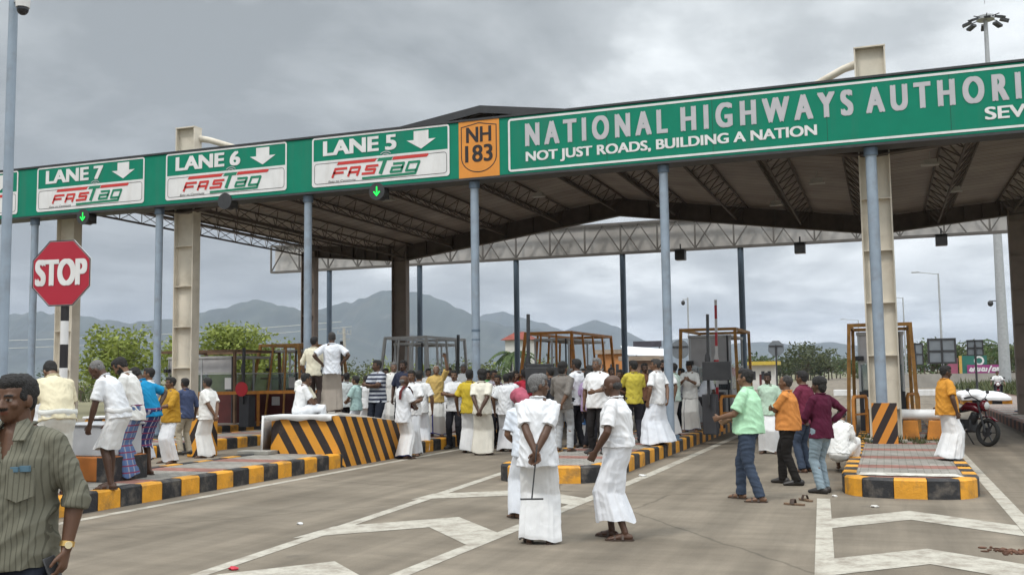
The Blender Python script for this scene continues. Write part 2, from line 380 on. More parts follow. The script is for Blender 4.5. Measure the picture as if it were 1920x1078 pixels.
b_ = MB(); b_.box((-31, -.03, 7.802), (14, .53, 7.85)); b_.box((-31, -.03, 6.365), (14, .53, 6.418)); b_.build('edge_trim', m_dark, g)
m_stk = mat('pole_sticker', (.55, .57, .58), .6)
for X in POLES:
    p = MB(); r = .112 if X > -2 else .10
    p.tube([(X, .2, .05), (X, .2, 6.4)], r, 20); po = p.build('pole', m_pole, g)
    p = MB(); p.tube([(X, .2, .25), (X, .2, .285)], .26, 20); p.tube([(X, .2, 6.2), (X, .2, 6.36)], r+.03, 20)
    for a in range(4): p.beam((X, .2, .33), (X+.2*math.cos(a*math.pi/2), .2+.2*math.sin(a*math.pi/2), .3), .015, .12)
    p.build('base_flange', m_dpole, po)
    if abs(X+9.1) < .1:
        p = MB()
        for z in (2.55, 2.75, 2.78): p.tube([(X, .2, z), (X, .2, z+.03)], r+.004, 20)
        p.build('sticker_band', m_dpole, po)
def rrect_frame(mb, x0, z0, x1, z1, t, y, rad=.08, d=.006):
    def loop(x0, z0, x1, z1, r):
        o = []
        for (cx, cz, a0) in ((x1-r, z1-r, 0), (x0+r, z1-r, 90), (x0+r, z0+r, 180), (x1-r, z0+r, 270)):
            for i in range(6): a = R(a0+18*i); o.append((cx+r*math.cos(a), cz+r*math.sin(a)))
        return o
    A, B = loop(x0, z0, x1, z1, rad), loop(x0+t, z0+t, x1-t, z1-t, max(.01, rad-t)); n = len(A)
    vs = [(a[0], y, a[1]) for a in A]+[(a[0], y, a[1]) for a in B]
    mb.add(vs, [(i, n+i, n+(i+1) % n, (i+1) % n) for i in range(n)])
def stroke(mb, pts, wd, y, shear=0, z0=0):
    """flat letter stroke in XZ facing -Y"""
    P = [Vector((p[0]+shear*(p[1]-z0), p[1])) for p in pts]
    for i, (a, b) in enumerate(zip(P[:-1], P[1:])):
        d = (b-a).normalized(); x = Vector((d.y, -d.x))*wd/2; a2, b2 = a-d*wd*.3, b+d*wd*.3
        yy = y - .0004*(i % 3)
        mb.add([(q.x, yy, q.y) for q in (a2-x, a2+x, b2+x, b2-x)], [(0,1,2,3)])
def lane_panel(x0, x1, txt, tx0, tx1, arrow):
    panel = MB(); panel.box((x0, -.006, 6.52), (x1, -.001, 7.81-.02)); pn = panel.build('lane_panel', m_green, g, smooth=0)
    q = MB(); q.box((x0+.03, -.012, 6.55), (x1-.03, -.007, 7.14)); q.build('white_field', m_white, pn, smooth=0)
    q = MB(); rrect_frame(q, x0, 6.52, x1, 7.79, .045, -.014); q.box((x0+.04, -.0145, 7.14), (x1-.04, -.0125, 7.18)); q.build('border', m_white, pn, smooth=0)
    q = MB(); rrect_frame(q, x0+.07, 6.59, x1-.07, 7.115, .012, -.016); q.build('inner_line', m_black, pn, smooth=0)
    text_mesh(txt, tx1-tx0, .36, m_white, 'lane_lettering', pn, (tx0, -.016, 7.31), bold=0, fat=.028)
    if arrow:
        ax = arrow
        q = MB(); q.add([(ax-.2, -.016, 7.70), (ax-.2, -.016, 7.48), (ax-.39, -.016, 7.48), (ax, -.016, 7.25), (ax+.39, -.016, 7.48), (ax+.2, -.016, 7.48), (ax+.2, -.016, 7.70)], [(0,1,2,3,4,5,6)])
        q.build('down_arrow', m_white, pn, smooth=0)
    # tag logo
    lx = x0+.5; lz = 6.74; sh = .42; y = -.018
    a = MB(); W = .062
    a.add([(lx+.22, y, lz+.30), (lx+1.30, y, lz+.30), (lx+1.36, y, lz+.38), (lx+.17+.10, y, lz+.38)], [(0,1,2,3)])
    a.add([(lx+1.78, y, lz+.30), (lx+2.72, y, lz+.30), (lx+2.77, y, lz+.34), (lx+2.76, y, lz+.38), (lx+1.82, y, lz+.38)], [(0,1,2,3,4)])
    S_ = lambda mb, P, wd=.062: stroke(mb, [(lx+p[0], lz+p[1]) for p in P], wd, y-.001, sh, lz)
    S_(a, [(.10, 0), (.10, .20), (.42, .20)]); S_(a, [(.10, .10), (.36, .10)])
    S_(a, [(.55, 0), (.55, .20), (.80, .20), (.80, 0)]); S_(a, [(.55, .085), (.80, .085)])
    S_(a, [(1.30, .20), (1.0, .20), (1.0, .115), (1.26, .115), (1.26, .02), (.94, .02)])
    a.build('logo_red_letters', m_lred, pn, smooth=0)
    a = MB()
    a.add([(lx+1.36, y, lz+.30), (lx+1.76, y, lz+.30), (lx+1.80, y, lz+.38), (lx+1.42, y, lz+.38)], [(0,1,2,3)])
    S_(a, [(1.46, 0), (1.46, .30)], .10)
    S_(a, [(1.74, .20), (2.02, .20), (2.02, 0), (1.74, 0), (1.74, .10), (2.02, .10)], .06)
    S_(a, [(2.42, 0), (2.16, 0), (2.16, .20), (2.44, .20), (2.44, -.08), (1.0, -.095)], .06)
    a.build('logo_green_letters', m_lgreen, pn, smooth=0)
    a = MB()
    for rr in (.10, .17):
        pts = [(1.60+rr*math.cos(R(t)), .40+rr*.75*math.sin(R(t))) for t in range(35, 150, 12)]
        stroke(a, [(lx+p[0], lz+p[1]) for p in pts], .022, y-.002)
    a.build('logo_wave', m_metal, pn, smooth=0)
    text_mesh('Easy to Commute', .78, .075, m_black, 'logo_motto', pn, (lx-.02, y, lz-.15), bold=.0, shear=.2)
lane_panel(-13.48, -9.655, 'LANE 5', -13.13, -11.11, -10.41)
lane_panel(-18.04, -14.23, 'LANE 6', -17.69, -15.68, -14.96)
lane_panel(-22.55, -18.755, 'LANE 7', -22.2, -20.2, -19.48)
lane_panel(-27.05, -23.26, 'LANE 8', -26.7, -24.7, -23.95)
# route shield
pl = MB(); pl.box((-9.41, -.012, 6.425), (-8.365, -.001, 7.798)); pl = pl.build('route_plate', m_orange, g, smooth=0)
sh_ = []
for x, z in ((-9.34, 7.66), (-9.1, 7.70), (-8.89, 7.74), (-8.68, 7.70), (-8.44, 7.66)): sh_.append((x, z))
arc = [(-8.89+.45*math.cos(R(a)), 6.93+.38*math.sin(R(a))) for a in range(0, -181, -10)]
sh_ = sh_ + arc + [sh_[0]]
q = MB()
stroke(q, sh_, .022, -.015); q.build('shield_outline', m_black, pl, smooth=0)
text_mesh('NH', .62, .36, m_black, 'route_letters', pl, (-9.20, -.016, 7.28), bold=0, fat=.014)
text_mesh('183', .68, .40, m_black, 'route_number', pl, (-9.23, -.016, 6.80), bold=0, fat=.014)
# authority panel
m_lilac = mat('letter_grey', (.44, .43, .45), .5, .06, 3)
pn = MB(); pn.box((-8.14, -.006, 6.48), (13.2, -.001, 7.76)); pn = pn.build('authority_panel', m_green, g, smooth=0)
q = MB(); rrect_frame(q, -8.14, 6.48, 13.2, 7.75, .05, -.012); q.build('border', m_white, pn, smooth=0)
for txt, a, b in (('NATIONAL', -7.68, -4.36), ('HIGHWAYS', -4.01, -.43), ('AUTHORITY', -.12, 3.62), ('OF', 3.98, 4.75), ('INDIA', 5.12, 7.0)):
    text_mesh(txt, b-a, .53, m_lilac, 'large_lettering', pn, (a, -.014, 7.06), bold=0, spacing=1.6, fat=.030)
text_mesh('NOT JUST ROADS, BUILDING A NATION', 6.53, .29, m_white, 'motto_lettering', pn, (-7.69, -.014, 6.63), bold=0, fat=.013)
text_mesh('SEV', .72, .25, m_white, 'small_lettering', pn, (2.1, -.014, 6.69), bold=0, fat=.013)
q = MB()
for i in range(9): q.box((-8.14+2.4*i-.006, -.0085, 6.48), (-8.14+2.4*i+.006, -.0065, 7.76))
q.build('panel_seam', mat('seam_green', (.002, .075, .045), .7), pn, smooth=0)
# lane signals hanging under the beam
m_sig = mat('signal_green', (.02, .6, .1), .4, emit=(.0, .9, .06), estr=1.1)
def signal(px, py, lit, label):
    p = atY(px, py, GY+.12)
    r = empty('lane_signal', p, 0, label, 'lane signal')
    b = MB(); b.tube([(0, -.10, 0), (0, .12, 0)], .2, 20); b.tube([(0, -.16, .0), (0, -.10, 0)], .215, 20); b.box((-.16, 0, -.16), (.16, .2, .16)); b.build('housing', m_dark, r)
    b = MB(); b.box((-.03, .02, .15), (.03, .08, .42)); b.build('hanger', m_dark, r)
    if lit:
        b = MB(); y = -.165
        stroke(b, [(0, .11), (0, -.09)], .035, y); stroke(b, [(-.075, -.01), (0, -.10), (.075, -.01)], .035, y-.002); b.build('arrow_lamp', m_sig, r, smooth=0)
    return r
signal(712, 361, 1, 'black lane signal showing a green down arrow under the LANE 5 panel')
signal(163, 408, 1, 'black lane signal with a green down arrow under the LANE 7 panel')
signal(428, 379, 0, 'unlit black lane signal hanging under the LANE 6 panel')

# ---------------------------------------------------------------- canopy
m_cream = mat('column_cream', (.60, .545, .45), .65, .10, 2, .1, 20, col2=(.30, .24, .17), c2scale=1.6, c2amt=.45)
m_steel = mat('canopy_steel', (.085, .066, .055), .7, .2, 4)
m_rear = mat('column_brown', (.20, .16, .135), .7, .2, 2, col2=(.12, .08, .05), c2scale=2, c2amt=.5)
def sheet_mat():
    m = bpy.data.materials.new('roof_sheet'); m.use_nodes = True; nt = m.node_tree; b = nt.nodes['Principled BSDF']; N = nt.nodes.new; L = nt.links.new
    b.inputs['Roughness'].default_value = .6
    t = N('ShaderNodeTexCoord'); sp = N('ShaderNodeSeparateXYZ'); L(t.outputs['Object'], sp.inputs[0])
    fr = mth(nt, 'FRACT', mth(nt, 'DIVIDE', sp.outputs[1], .5)); ln = mth(nt, 'LESS_THAN', fr, .09)
    fl = mth(nt, 'FLOOR', mth(nt, 'DIVIDE', sp.outputs[1], 1.0)); wn = N('ShaderNodeTexWhiteNoise'); wn.noise_dimensions = '1D'; L(fl, wn.inputs['W'])
    n = N('ShaderNodeTexNoise'); n.inputs['Scale'].default_value = .7; n.inputs['Detail'].default_value = 7; L(t.outputs['Object'], n.inputs['Vector'])
    r = N('ShaderNodeValToRGB'); L(mth(nt, 'ADD', mth(nt, 'MULTIPLY', n.outputs[0], .8), mth(nt, 'MULTIPLY', wn.outputs[0], .18)), r.inputs[0]); e = r.color_ramp.elements
    e[0].position = .3; e[0].color = (.23, .195, .17, 1); e[1].position = .75; e[1].color = (.42, .37, .335, 1)
    x = N('ShaderNodeMix'); x.data_type = 'RGBA'; x.blend_type = 'MULTIPLY'; L(ln, x.inputs[0]); L(r.outputs[0], x.inputs[6]); x.inputs[7].default_value = (.55, .5, .48, 1); L(x.outputs[2], b.inputs['Base Color'])
    s = mth(nt, 'SINE', mth(nt, 'MULTIPLY', sp.outputs[1], 2*math.pi/.2)); bp = N('ShaderNodeBump'); bp.inputs['Strength'].default_value = .5; bp.inputs['Distance'].default_value = .03; L(s, bp.inputs['Height']); L(bp.outputs[0], b.inputs['Normal'])
    return m
PROF = [(-22.5, 7.22), (-18.05, 6.92), (-9.05, 8.22), (-.05, 6.92), (4.3, 7.22), (8.95, 7.9)]
def roofz(x):
    for (a, za), (b, zb) in zip(PROF[:-1], PROF[1:]):
        if a <= x <= b: return za+(zb-za)*(x-a)/(b-a)
    return PROF[0][1] if x < 0 else PROF[-1][1]
cn = empty('toll_canopy', (0, 0, 0), 0, 'dark steel lattice toll canopy with low gable roof behind the green sign', 'canopy')
YF, YR = 22.75, 36.0
b = MB()
for (a, za), (c, zc) in zip(PROF[:-1], PROF[1:]):
    b.add([(a, 22.35, za), (c, 22.35, zc), (c, 36.9, zc), (a, 36.9, za), (a, 22.35, za+.07), (c, 22.35, zc+.07), (c, 36.9, zc+.07), (a, 36.9, za+.07)],
          [(3,2,1,0), (4,5,6,7), (0,1,5,4), (1,2,6,5), (2,3,7,6), (3,0,4,7)])
b.build('roof_sheet', sheet_mat(), cn, smooth=0)
b = MB(); b.add([(-9.6, 22.33, 8.225), (-9.05, 22.33, 8.305), (-8.5, 22.33, 8.225), (-9.6, 36.92, 8.225), (-9.05, 36.92, 8.305), (-8.5, 36.92, 8.225)], [(0,1,4,3), (1,2,5,4)]); b.build('ridge_cap', m_dark, cn)
b = MB()
for (x0, z0), (x1, z1) in zip(PROF[:-1], PROF[1:]): b.add([(x0, 22.33, z0-.10), (x1, 22.33, z1-.10), (x1, 22.33, z1+.085), (x0, 22.33, z0+.085), (x0, 22.345, z0-.10), (x1, 22.345, z1-.10), (x1, 22.345, z1+.085), (x0, 22.345, z0+.085)], [(0,1,2,3), (7,6,5,4), (3,2,6,7), (0,4,5,1)])
b.build('eave_shade_strip', m_dark, cn, smooth=0)  # dark strip along the front eave, coloured for the shaded underside
def rafter(Y, name, m):
    b = MB()
    segs = [(-22.4, 6.72, -18.05, 6.32), (-18.05, 6.32, -9.05, 7.56), (-9.05, 7.56, -.05, 6.32), (-.05, 6.32, 4.3, 6.72), (4.3, 6.72, 8.9, 7.3)]
    for x0, z0, x1, z1 in segs:
        n = 8
        for i in range(n):
            u0, u1 = i/n, (i+1)/n
            xa, xb = x0+(x1-x0)*u0, x0+(x1-x0)*u1; za, zb = z0+(z1-z0)*u0, z0+(z1-z0)*u1; ta, tb = roofz(xa)-.015, roofz(xb)-.015
            b.add([(xa, Y-.012, za), (xb, Y-.012, zb), (xb, Y-.012, tb), (xa, Y-.012, ta), (xa, Y+.012, za), (xb, Y+.012, zb), (xb, Y+.012, tb), (xa, Y+.012, ta)], [(0,1,2,3), (7,6,5,4)])
            b.beam((xa, Y, za), (xb, Y, zb), .26, .03)
            if i: b.box((xa-.012, Y-.12, za), (xa+.012, Y+.12, ta))
    return b.build(name, m, cn, smooth=0)
rafter(YF, 'rafter', m_steel); rafter(YR, 'rafter', m_steel)
def column(X, Y, top, m, wd=.64):
    b = MB(); h = wd/2
    b.box((X-h, Y-.16, .2), (X-h+.03, Y+.16, top)); b.box((X+h-.03, Y-.16, .2), (X+h, Y+.16, top)); b.box((X-h+.03, Y-.03, .2), (X+h-.03, Y+.0, top-.003))
    z = .9
    while z < top-.3:
        b.box((X-h+.03, Y-.15, z), (X+h-.03, Y-.03, z+.025)); b.box((X-h+.03, Y, z), (X+h-.03, Y+.15, z+.025)); z += 1.12
    b.box((X-h-.005, Y-.17, top), (X+h+.005, Y+.17, top+.03)); b.box((X-h-.12, Y-.28, .2), (X+h+.12, Y+.28, .27))
    return b.build('column', m, cn, smooth=0)
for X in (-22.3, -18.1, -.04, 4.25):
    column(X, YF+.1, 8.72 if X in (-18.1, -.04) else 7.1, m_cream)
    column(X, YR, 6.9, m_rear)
for X, sg in ((-18.1, 1), (-.04, -1)):
    b = MB(); b.tube([(X+sg*.25, YF+.2, 8.45), (X+sg*.55, YF+.3, 8.40), (X+sg*3.3, YF+1.6, roofz(X+sg*3.3)+.1)], [.10, .085, .075], 12); b.build('strut_pipe', m_cream, cn)
# lattice purlins running with the traffic
x = -22.35
while x < 6.0:
    b = MB(); z = roofz(x)-.05; dz = .42; hw_ = .42
    ya, yb = YF-.3, YR+.6
    for sx in (-hw_, hw_): b.beam((x+sx, ya, roofz(x+sx)-.05), (x+sx, yb, roofz(x+sx)-.05), .05, .05)
    b.beam((x, ya, z-dz), (x, yb, z-dz), .055, .055)
    y = ya; st = 1.0; k = 0
    while y < yb-.3:
        for sx in (-hw_, hw_):
            A, B = (x+sx, y, roofz(x+sx)-.05), (x, y+st/2, z-dz)
            b.beam(A, B, .022, .022); b.beam(B, (x+sx, y+st, roofz(x+sx)-.05), .022, .022)
        y += st
    b.build('lattice_purlin', m_steel, cn, smooth=0); x += 2.2
# small hanging lamps under the roof
m_lamp = mat('lamp_housing', (.40, .39, .37), .5)
for i, (X, Y) in enumerate([(-14, 27), (-10.5, 31), (-5, 26), (-3, 32), (-1.5, 27.5), (1.2, 25.5), (2.0, 30), (-7, 34)]):
    b = MB(); zz = roofz(X)-.42; b.box((X-.2, Y-.12, zz-.04), (X+.2, Y+.12, zz)); b.box((X-.15, Y-.09, zz), (X+.15, Y+.09, zz+.1)); b.tube([(X, Y, zz+.1), (X, Y, zz+.3)], .015, 6); b.build('roof_lamp', m_lamp, cn)

# ---------------------------------------------------------------- rear gantry
rg = empty('sign_gantry', (0, 38, 0), 0, 'rear gantry seen from behind with cross braced truss and poles coloured dark for shade', 'gantry')
m_back = mat('sign_back', (.52, .50, .48), .55, .12, 1.5, metal=.1, col2=(.22, .2, .18), c2scale=1, c2amt=.5)
m_truss = mat('truss_grey', (.13, .12, .11), .6, .15, 3)
b = MB(); b.box((-25.6, .42, 6.4), (12, .5, 7.62)); b.build('back_panel', m_back, rg, smooth=0)
b = MB()
for z in (6.42, 7.58):
    b.beam((-25.6, .1, z), (12, .1, z), .09, .09); b.beam((-25.6, .36, z), (12, .36, z), .06, .06)
x = -25.6; k = 0
while x < 11.9:
    b.beam((x, .1, 6.42), (x, .1, 7.58), .06, .06); b.beam((x, .1, 6.42), (x, .38, 6.42), .05, .05)
    b.beam((x, .12, 6.45), (x+.73, .12, 7.55), .05, .045); b.beam((x+.73, .10, 7.55), (x+1.46, .10, 6.45), .05, .045)
    if k % 2: b.beam((x, .14, 7.55), (x+.73, .14, 6.45), .045, .04)
    x += 1.46; k += 1
b.build('truss', m_truss, rg, smooth=0)
for X in (-22.67, -18.3, -13.95, -9.5, -4.94, -.4, 4.3):
    b = MB(); b.tube([(X, .2, .1), (X, .2, 6.4)], .115, 16); po = b.build('pole', m_dpole, rg)
    b = MB(); b.tube([(X, .2, .25), (X, .2, .29)], .25, 16); b.build('base_flange', m_dpole, po)
for px, py, lb in ((1276, 478, 'small dark camera box under the rear gantry above the tall open lane'), (1500, 465, 'square dark camera box under the rear gantry left of the cream column'), (1765, 450, 'dark camera box hanging under the rear gantry right of the cream column')):
    p = atY(px, py, 38.0); r = empty('lane_camera', p, 0, lb, 'camera', 'camera boxes under the rear gantry')
    b = MB(); b.box((-.19, -.2, -.2), (.19, .2, .17)); b.box((-.21, -.26, .17), (.21, .24, .19)); b.build('housing', m_dark, r, bevel=.01)
    b = MB(); b.tube([(0, 0, .19), (0, 0, .42)], .03, 8); b.build('bracket', m_dark, r)

# ---------------------------------------------------------------- crash barriers, markers, signs
def stripe_mat(name, s0, period, k, chev=True, yel=(.60, .26, .022), axis='xy'):
    m = bpy.data.materials.new(name); m.use_nodes = True; nt = m.node_tree; b = nt.nodes['Principled BSDF']; N = nt.nodes.new; L = nt.links.new
    b.inputs['Roughness'].default_value = .6
    t = N('ShaderNodeTexCoord'); sp = N('ShaderNodeSeparateXYZ'); L(t.outputs['Object'], sp.inputs[0])
    s = mth(nt, 'SUBTRACT', mth(nt, 'ADD', sp.outputs[0], sp.outputs[1]), s0)
    if chev: s = mth(nt, 'ABSOLUTE', s)
    q = mth(nt, 'FRACT', mth(nt, 'DIVIDE', mth(nt, 'ADD', s, mth(nt, 'MULTIPLY', sp.outputs[2], k)), period)); f = mth(nt, 'LESS_THAN', q, .5)
    n = N('ShaderNodeTexNoise'); n.inputs['Scale'].default_value = 4; n.inputs['Detail'].default_value = 9; n.inputs['Roughness'].default_value = .7; L(t.outputs['Object'], n.inputs['Vector'])
    x = N('ShaderNodeMix'); x.data_type = 'RGBA'; L(f, x.inputs[0]); x.inputs[6].default_value = (*yel, 1); x.inputs[7].default_value = (.02, .012, .011, 1)
    mr = N('ShaderNodeMapRange'); L(n.outputs[0], mr.inputs[0]); mr.inputs[1].default_value = .56; mr.inputs[2].default_value = .75; mr.inputs[4].default_value = .5
    y = N('ShaderNodeMix'); y.data_type = 'RGBA'; L(mr.outputs[0], y.inputs[0]); L(x.outputs[2], y.inputs[6]); y.inputs[7].default_value = (.16, .10, .06, 1); L(y.outputs[2], b.inputs['Base Color'])
    return m
# low platform barrier the speakers stand on
bar = empty('crash_barrier', (0, 0, 0), 0, 'long crash barrier striped yellow and black that two men stand on', 'crash barrier')
def loft_wall(mb, path, base, top, thick):
    pass
path = [(-11.5, 19.6), (-11.5, 17.15), (-11.42, 17.02), (-11.2, 16.97), (-10.1, 16.97), (-9.90, 17.02), (-9.815, 17.15), (-9.79, 18.2), (-9.79, 19.75), (-10.3, 20.0)]
b = MB(); n = len(path)
zt = [.97, .97, .97, .97, .98, .98, .97, .90, .74, .74]; zb = [.2]*5+[.1, 0, 0, 0, 0]
vs = [(x, y, z) for (x, y), z in zip(path, zb)]+[(x+(.02 if x < -11.4 else (-.05 if x > -10 else 0)), y+(.03 if y < 17.1 else 0), z) for (x, y), z in zip(path, zt)]
b.add(vs, [(i, i+1, n+i+1, n+i) for i in range(n-1)])
b.build('striped_face', stripe_mat('barrier_stripes', -11.2+16.97, .40, .62), bar, smooth=0)
b = MB(); tv = [Vector(v) for v in vs[n:]]
ins = [(-11.46, 19.6, .965)]; b.add(tv+[Vector((-10.9, 20, .5))], [tuple(range(n))[:8]+(0,)[:0]]) if False else None
poly = tv[:9]
b.add(poly, [tuple(range(9))]); b.add([tv[8], tv[9], tv[0]], [(0,1,2)]); b.build('concrete_top', mat('barrier_top', (.34, .31, .27), .9, .2, 4), bar, smooth=0)
b = MB()
cl = []
for i in range(13):
    u = i/12; x = -11.5+1.5*u
    cl += [(x, 16.93-.012*math.sin(i*2.1), .90-.02*math.sin(i*1.3)), (x, 16.935, .985), (x, 17.3+.03*math.sin(i), .99+.012*math.sin(i*1.7)), (x, 17.75+.06*math.sin(i*1.9), .985)]
b.add(cl, [(i*4+j, i*4+j+4, i*4+j+5, i*4+j+1) for i in range(12) for j in range(3)])
b.add([(-11.56, 16.93, .985), (-11.56, 17.7, .985), (-11.60, 17.65, .3), (-11.63, 16.98, .26), (-11.53, 16.91, .3), (-11.50, 16.9, .98)], [(0,1,2,3), (0,3,4,5)])
cloth_o = b.build('cloth', mat('cloth_cover', (.66, .66, .65), .9, .06, 5, .3, 12), None, smooth=60)
sd_ = cloth_o.modifiers.new('s', 'SOLIDIFY'); sd_.thickness = .008
tag(cloth_o, 'white cloth spread along the top edge of the striped crash barrier', 'cloth')
b = MB(); b.box((-11.9, 16.6, .25), (-11.2, 16.95, .32)); tag(b.build('concrete_slab', mat('slab_concrete', (.27, .26, .23), .9, .2, 4), bevel=.01), 'flat grey concrete slab at the foot of the white draped barrier', 'slab')

def small_barrier(name, x0, x1, y0, y1, z0, z1, label, s0, cat='crash barrier'):
    r = empty(name, ((x0+x1)/2, y0, 0), 0, label, cat)
    w_, d_ = (x1-x0)/2, y1-y0
    b = MB(); b.box((-w_, 0, z0), (w_, d_, z1)); b.build('striped_body', stripe_mat('barrier_stripes', s0, .36, .6), r, smooth=0, bevel=.03)
    b = MB(); b.box((-w_-.02, -.02, z1+.002), (w_+.02, d_, z1+.04)); b.build('coping', m_white, r, bevel=.01)
    return r
p = at(372, 853, .05)
small_barrier('crash_barrier', p.x-.32, p.x+.14, p.y, p.y+.5, .0, .86, 'low striped barrier block behind the lone man in white on the left', .1)
# box the bending men look into
bx = empty('storage_box', (-11.0, 11.7, .25), 0, 'grey white box on an orange block the bending men look into', 'box')
b = MB(); b.box((-.55, 0, 0), (.42, .8, .36)); b.build('orange_block', [mat('block_orange', (.40, .13, .02), .7, .15, 5)], bx, bevel=.02)
b = MB(); b.box((.2, -.004, .0), (.424, .8, .35)); b.build('black_end', m_kb, bx)
b = MB(); b.box((-.52, .03, .362), (.36, .75, .80)); b.box((-.56, .0, .801), (.40, .78, .84)); b.build('tank', mat('tank_grey', (.40, .41, .43), .5, .1, 4), bx, bevel=.02)
p = atY(178, 700, 12.9)
small_barrier('crash_barrier', p.x-.2, p.x+.1, 12.9, 13.3, .2, 1.1, 'yellow and black barrier block behind the bending man in folded lungi', .3)

# hazard marker at the foot of the pale blue pole
hz = empty('hazard_marker', (-.06, 21.62, .24), 0, 'orange and black diagonal hazard board at the foot of the pole', 'hazard marker')
b = MB(); b.box((-.24, 0, 0), (.24, .05, .82)); b.build('board', stripe_mat('hazard_stripes', .0, .30, -.5, False, (.56, .21, .025)), hz, smooth=0)
b = MB(); b.box((-.2, .052, 0), (-.15, .1, .8)); b.box((.15, .052, 0), (.2, .1, .8)); b.build('back_rail', m_dark, hz)

m_og = mat('guard_orange', (.50, .19, .025), .6, .2, 4, col2=(.18, .07, .02), c2scale=3, c2amt=.6)
m_ogd = mat('guard_rust', (.46, .23, .06), .65, .25, 4, col2=(.13, .06, .03), c2scale=3, c2amt=.6)
# white guard pipe and trestle beside the cream column
gp = empty('guard_rail', (0, 22.9, .26), 0, 'white horizontal guard pipe on orange trestles beside the cream column', 'guard rail')
b = MB(); b.tube([(.25, 0, .52), (1.18, 0, .52)], .11, 18, rnd_end=False); b.build('pipe', m_white, gp)
for x in (.42, .92):
    b = MB(); b.add([(x-.17, -.12, 0), (x+.2, -.12, 0), (x+.16, -.12, .4), (x-.12, -.12, .4), (x-.17, .12, 0), (x+.2, .12, 0), (x+.16, .12, .4), (x-.12, .12, .4)], [(0,1,2,3), (7,6,5,4), (0,4,5,1), (1,5,6,2), (2,6,7,3), (3,7,4,0)]); b.build('trestle', m_og, gp, bevel=.01)

# STOP sign
SP = Vector((-10.87, 11.0, 0)); c = atY(115, 512, 11.0)
st = empty('stop_sign', (c.x, 11.0, .25), R(8), 'red octagonal STOP sign on a black and white banded post', 'sign')
rr = .505; zc_ = c.z-.25
oc = lambda r_, y: [(r_*math.cos(R(22.5+45*i)), y, zc_+r_*math.sin(R(22.5+45*i))) for i in range(8)]
b = MB(); b.prism(oc(rr, 0), (0, .012, 0)); b.build('rim', m_white, st, smooth=0)
b = MB(); b.add(oc(rr-.022, -.003), [tuple(range(8))]); pl = b.build('face', mat('stop_red', (.36, .012, .03), .4, .05, 2), st, smooth=0)
b = MB(); A, B = oc(rr-.002, -.005), oc(rr-.016, -.005); b.add(A+B, [(i, 8+i, 8+(i+1) % 8, (i+1) % 8) for i in range(8)]); b.build('outline', m_black, st, smooth=0)
text_mesh('STOP', .79, .36, m_white, 'lettering', st, (-.395, -.008, zc_-.17), bold=0, fat=.022)
z = 0; k = 0; wb = MB(); bb = MB()
top_ = zc_-rr*.8
while z < zc_+.2:
    z2 = min(z+.33, zc_+.2); (bb if k % 2 else wb).tube([(.03, .06, z), (.03, .06, z2)], .055, 16); z = z2; k += 1
b = MB(); b.v = wb.v; b.f = wb.f; b.m = [0]*len(wb.f); b.add(bb.v, bb.f, 1); b.build('post', [m_white, m_black], st)

# camera mast at the left edge
cp = empty('camera_mast', (-9.47, 8.75, 0), 0, 'tall pale blue mast with a white dome camera at the left edge', 'camera mast')
DZ = atY(47, 22, 8.75).z-6.2
b = MB(); b.tube([(0, 0, 0), (0, 0, 6.6)], [.062, .05], 18); b.tube([(0, 0, 0), (0, 0, .04)], .18, 18); b.build('mast', m_pole, cp)
b = MB(); b.beam((0, 0, 6.33+DZ), (.24, -.1, 6.33+DZ), .03, .03); b.build('arm', m_metal, cp)
b = MB(); b.tube([(.25, -.1, 6.20+DZ), (.25, -.1, 6.33+DZ), (.25, -.1, 6.36+DZ)], [.075, .085, .05], 18); dm = b.build('camera_housing', m_white, cp)
b = MB(); b.ell((.25, -.1, 6.185+DZ), (.068, .068, .075), n=16); b.build('dome', mat('dome_glass', (.02, .02, .025), .1), dm)

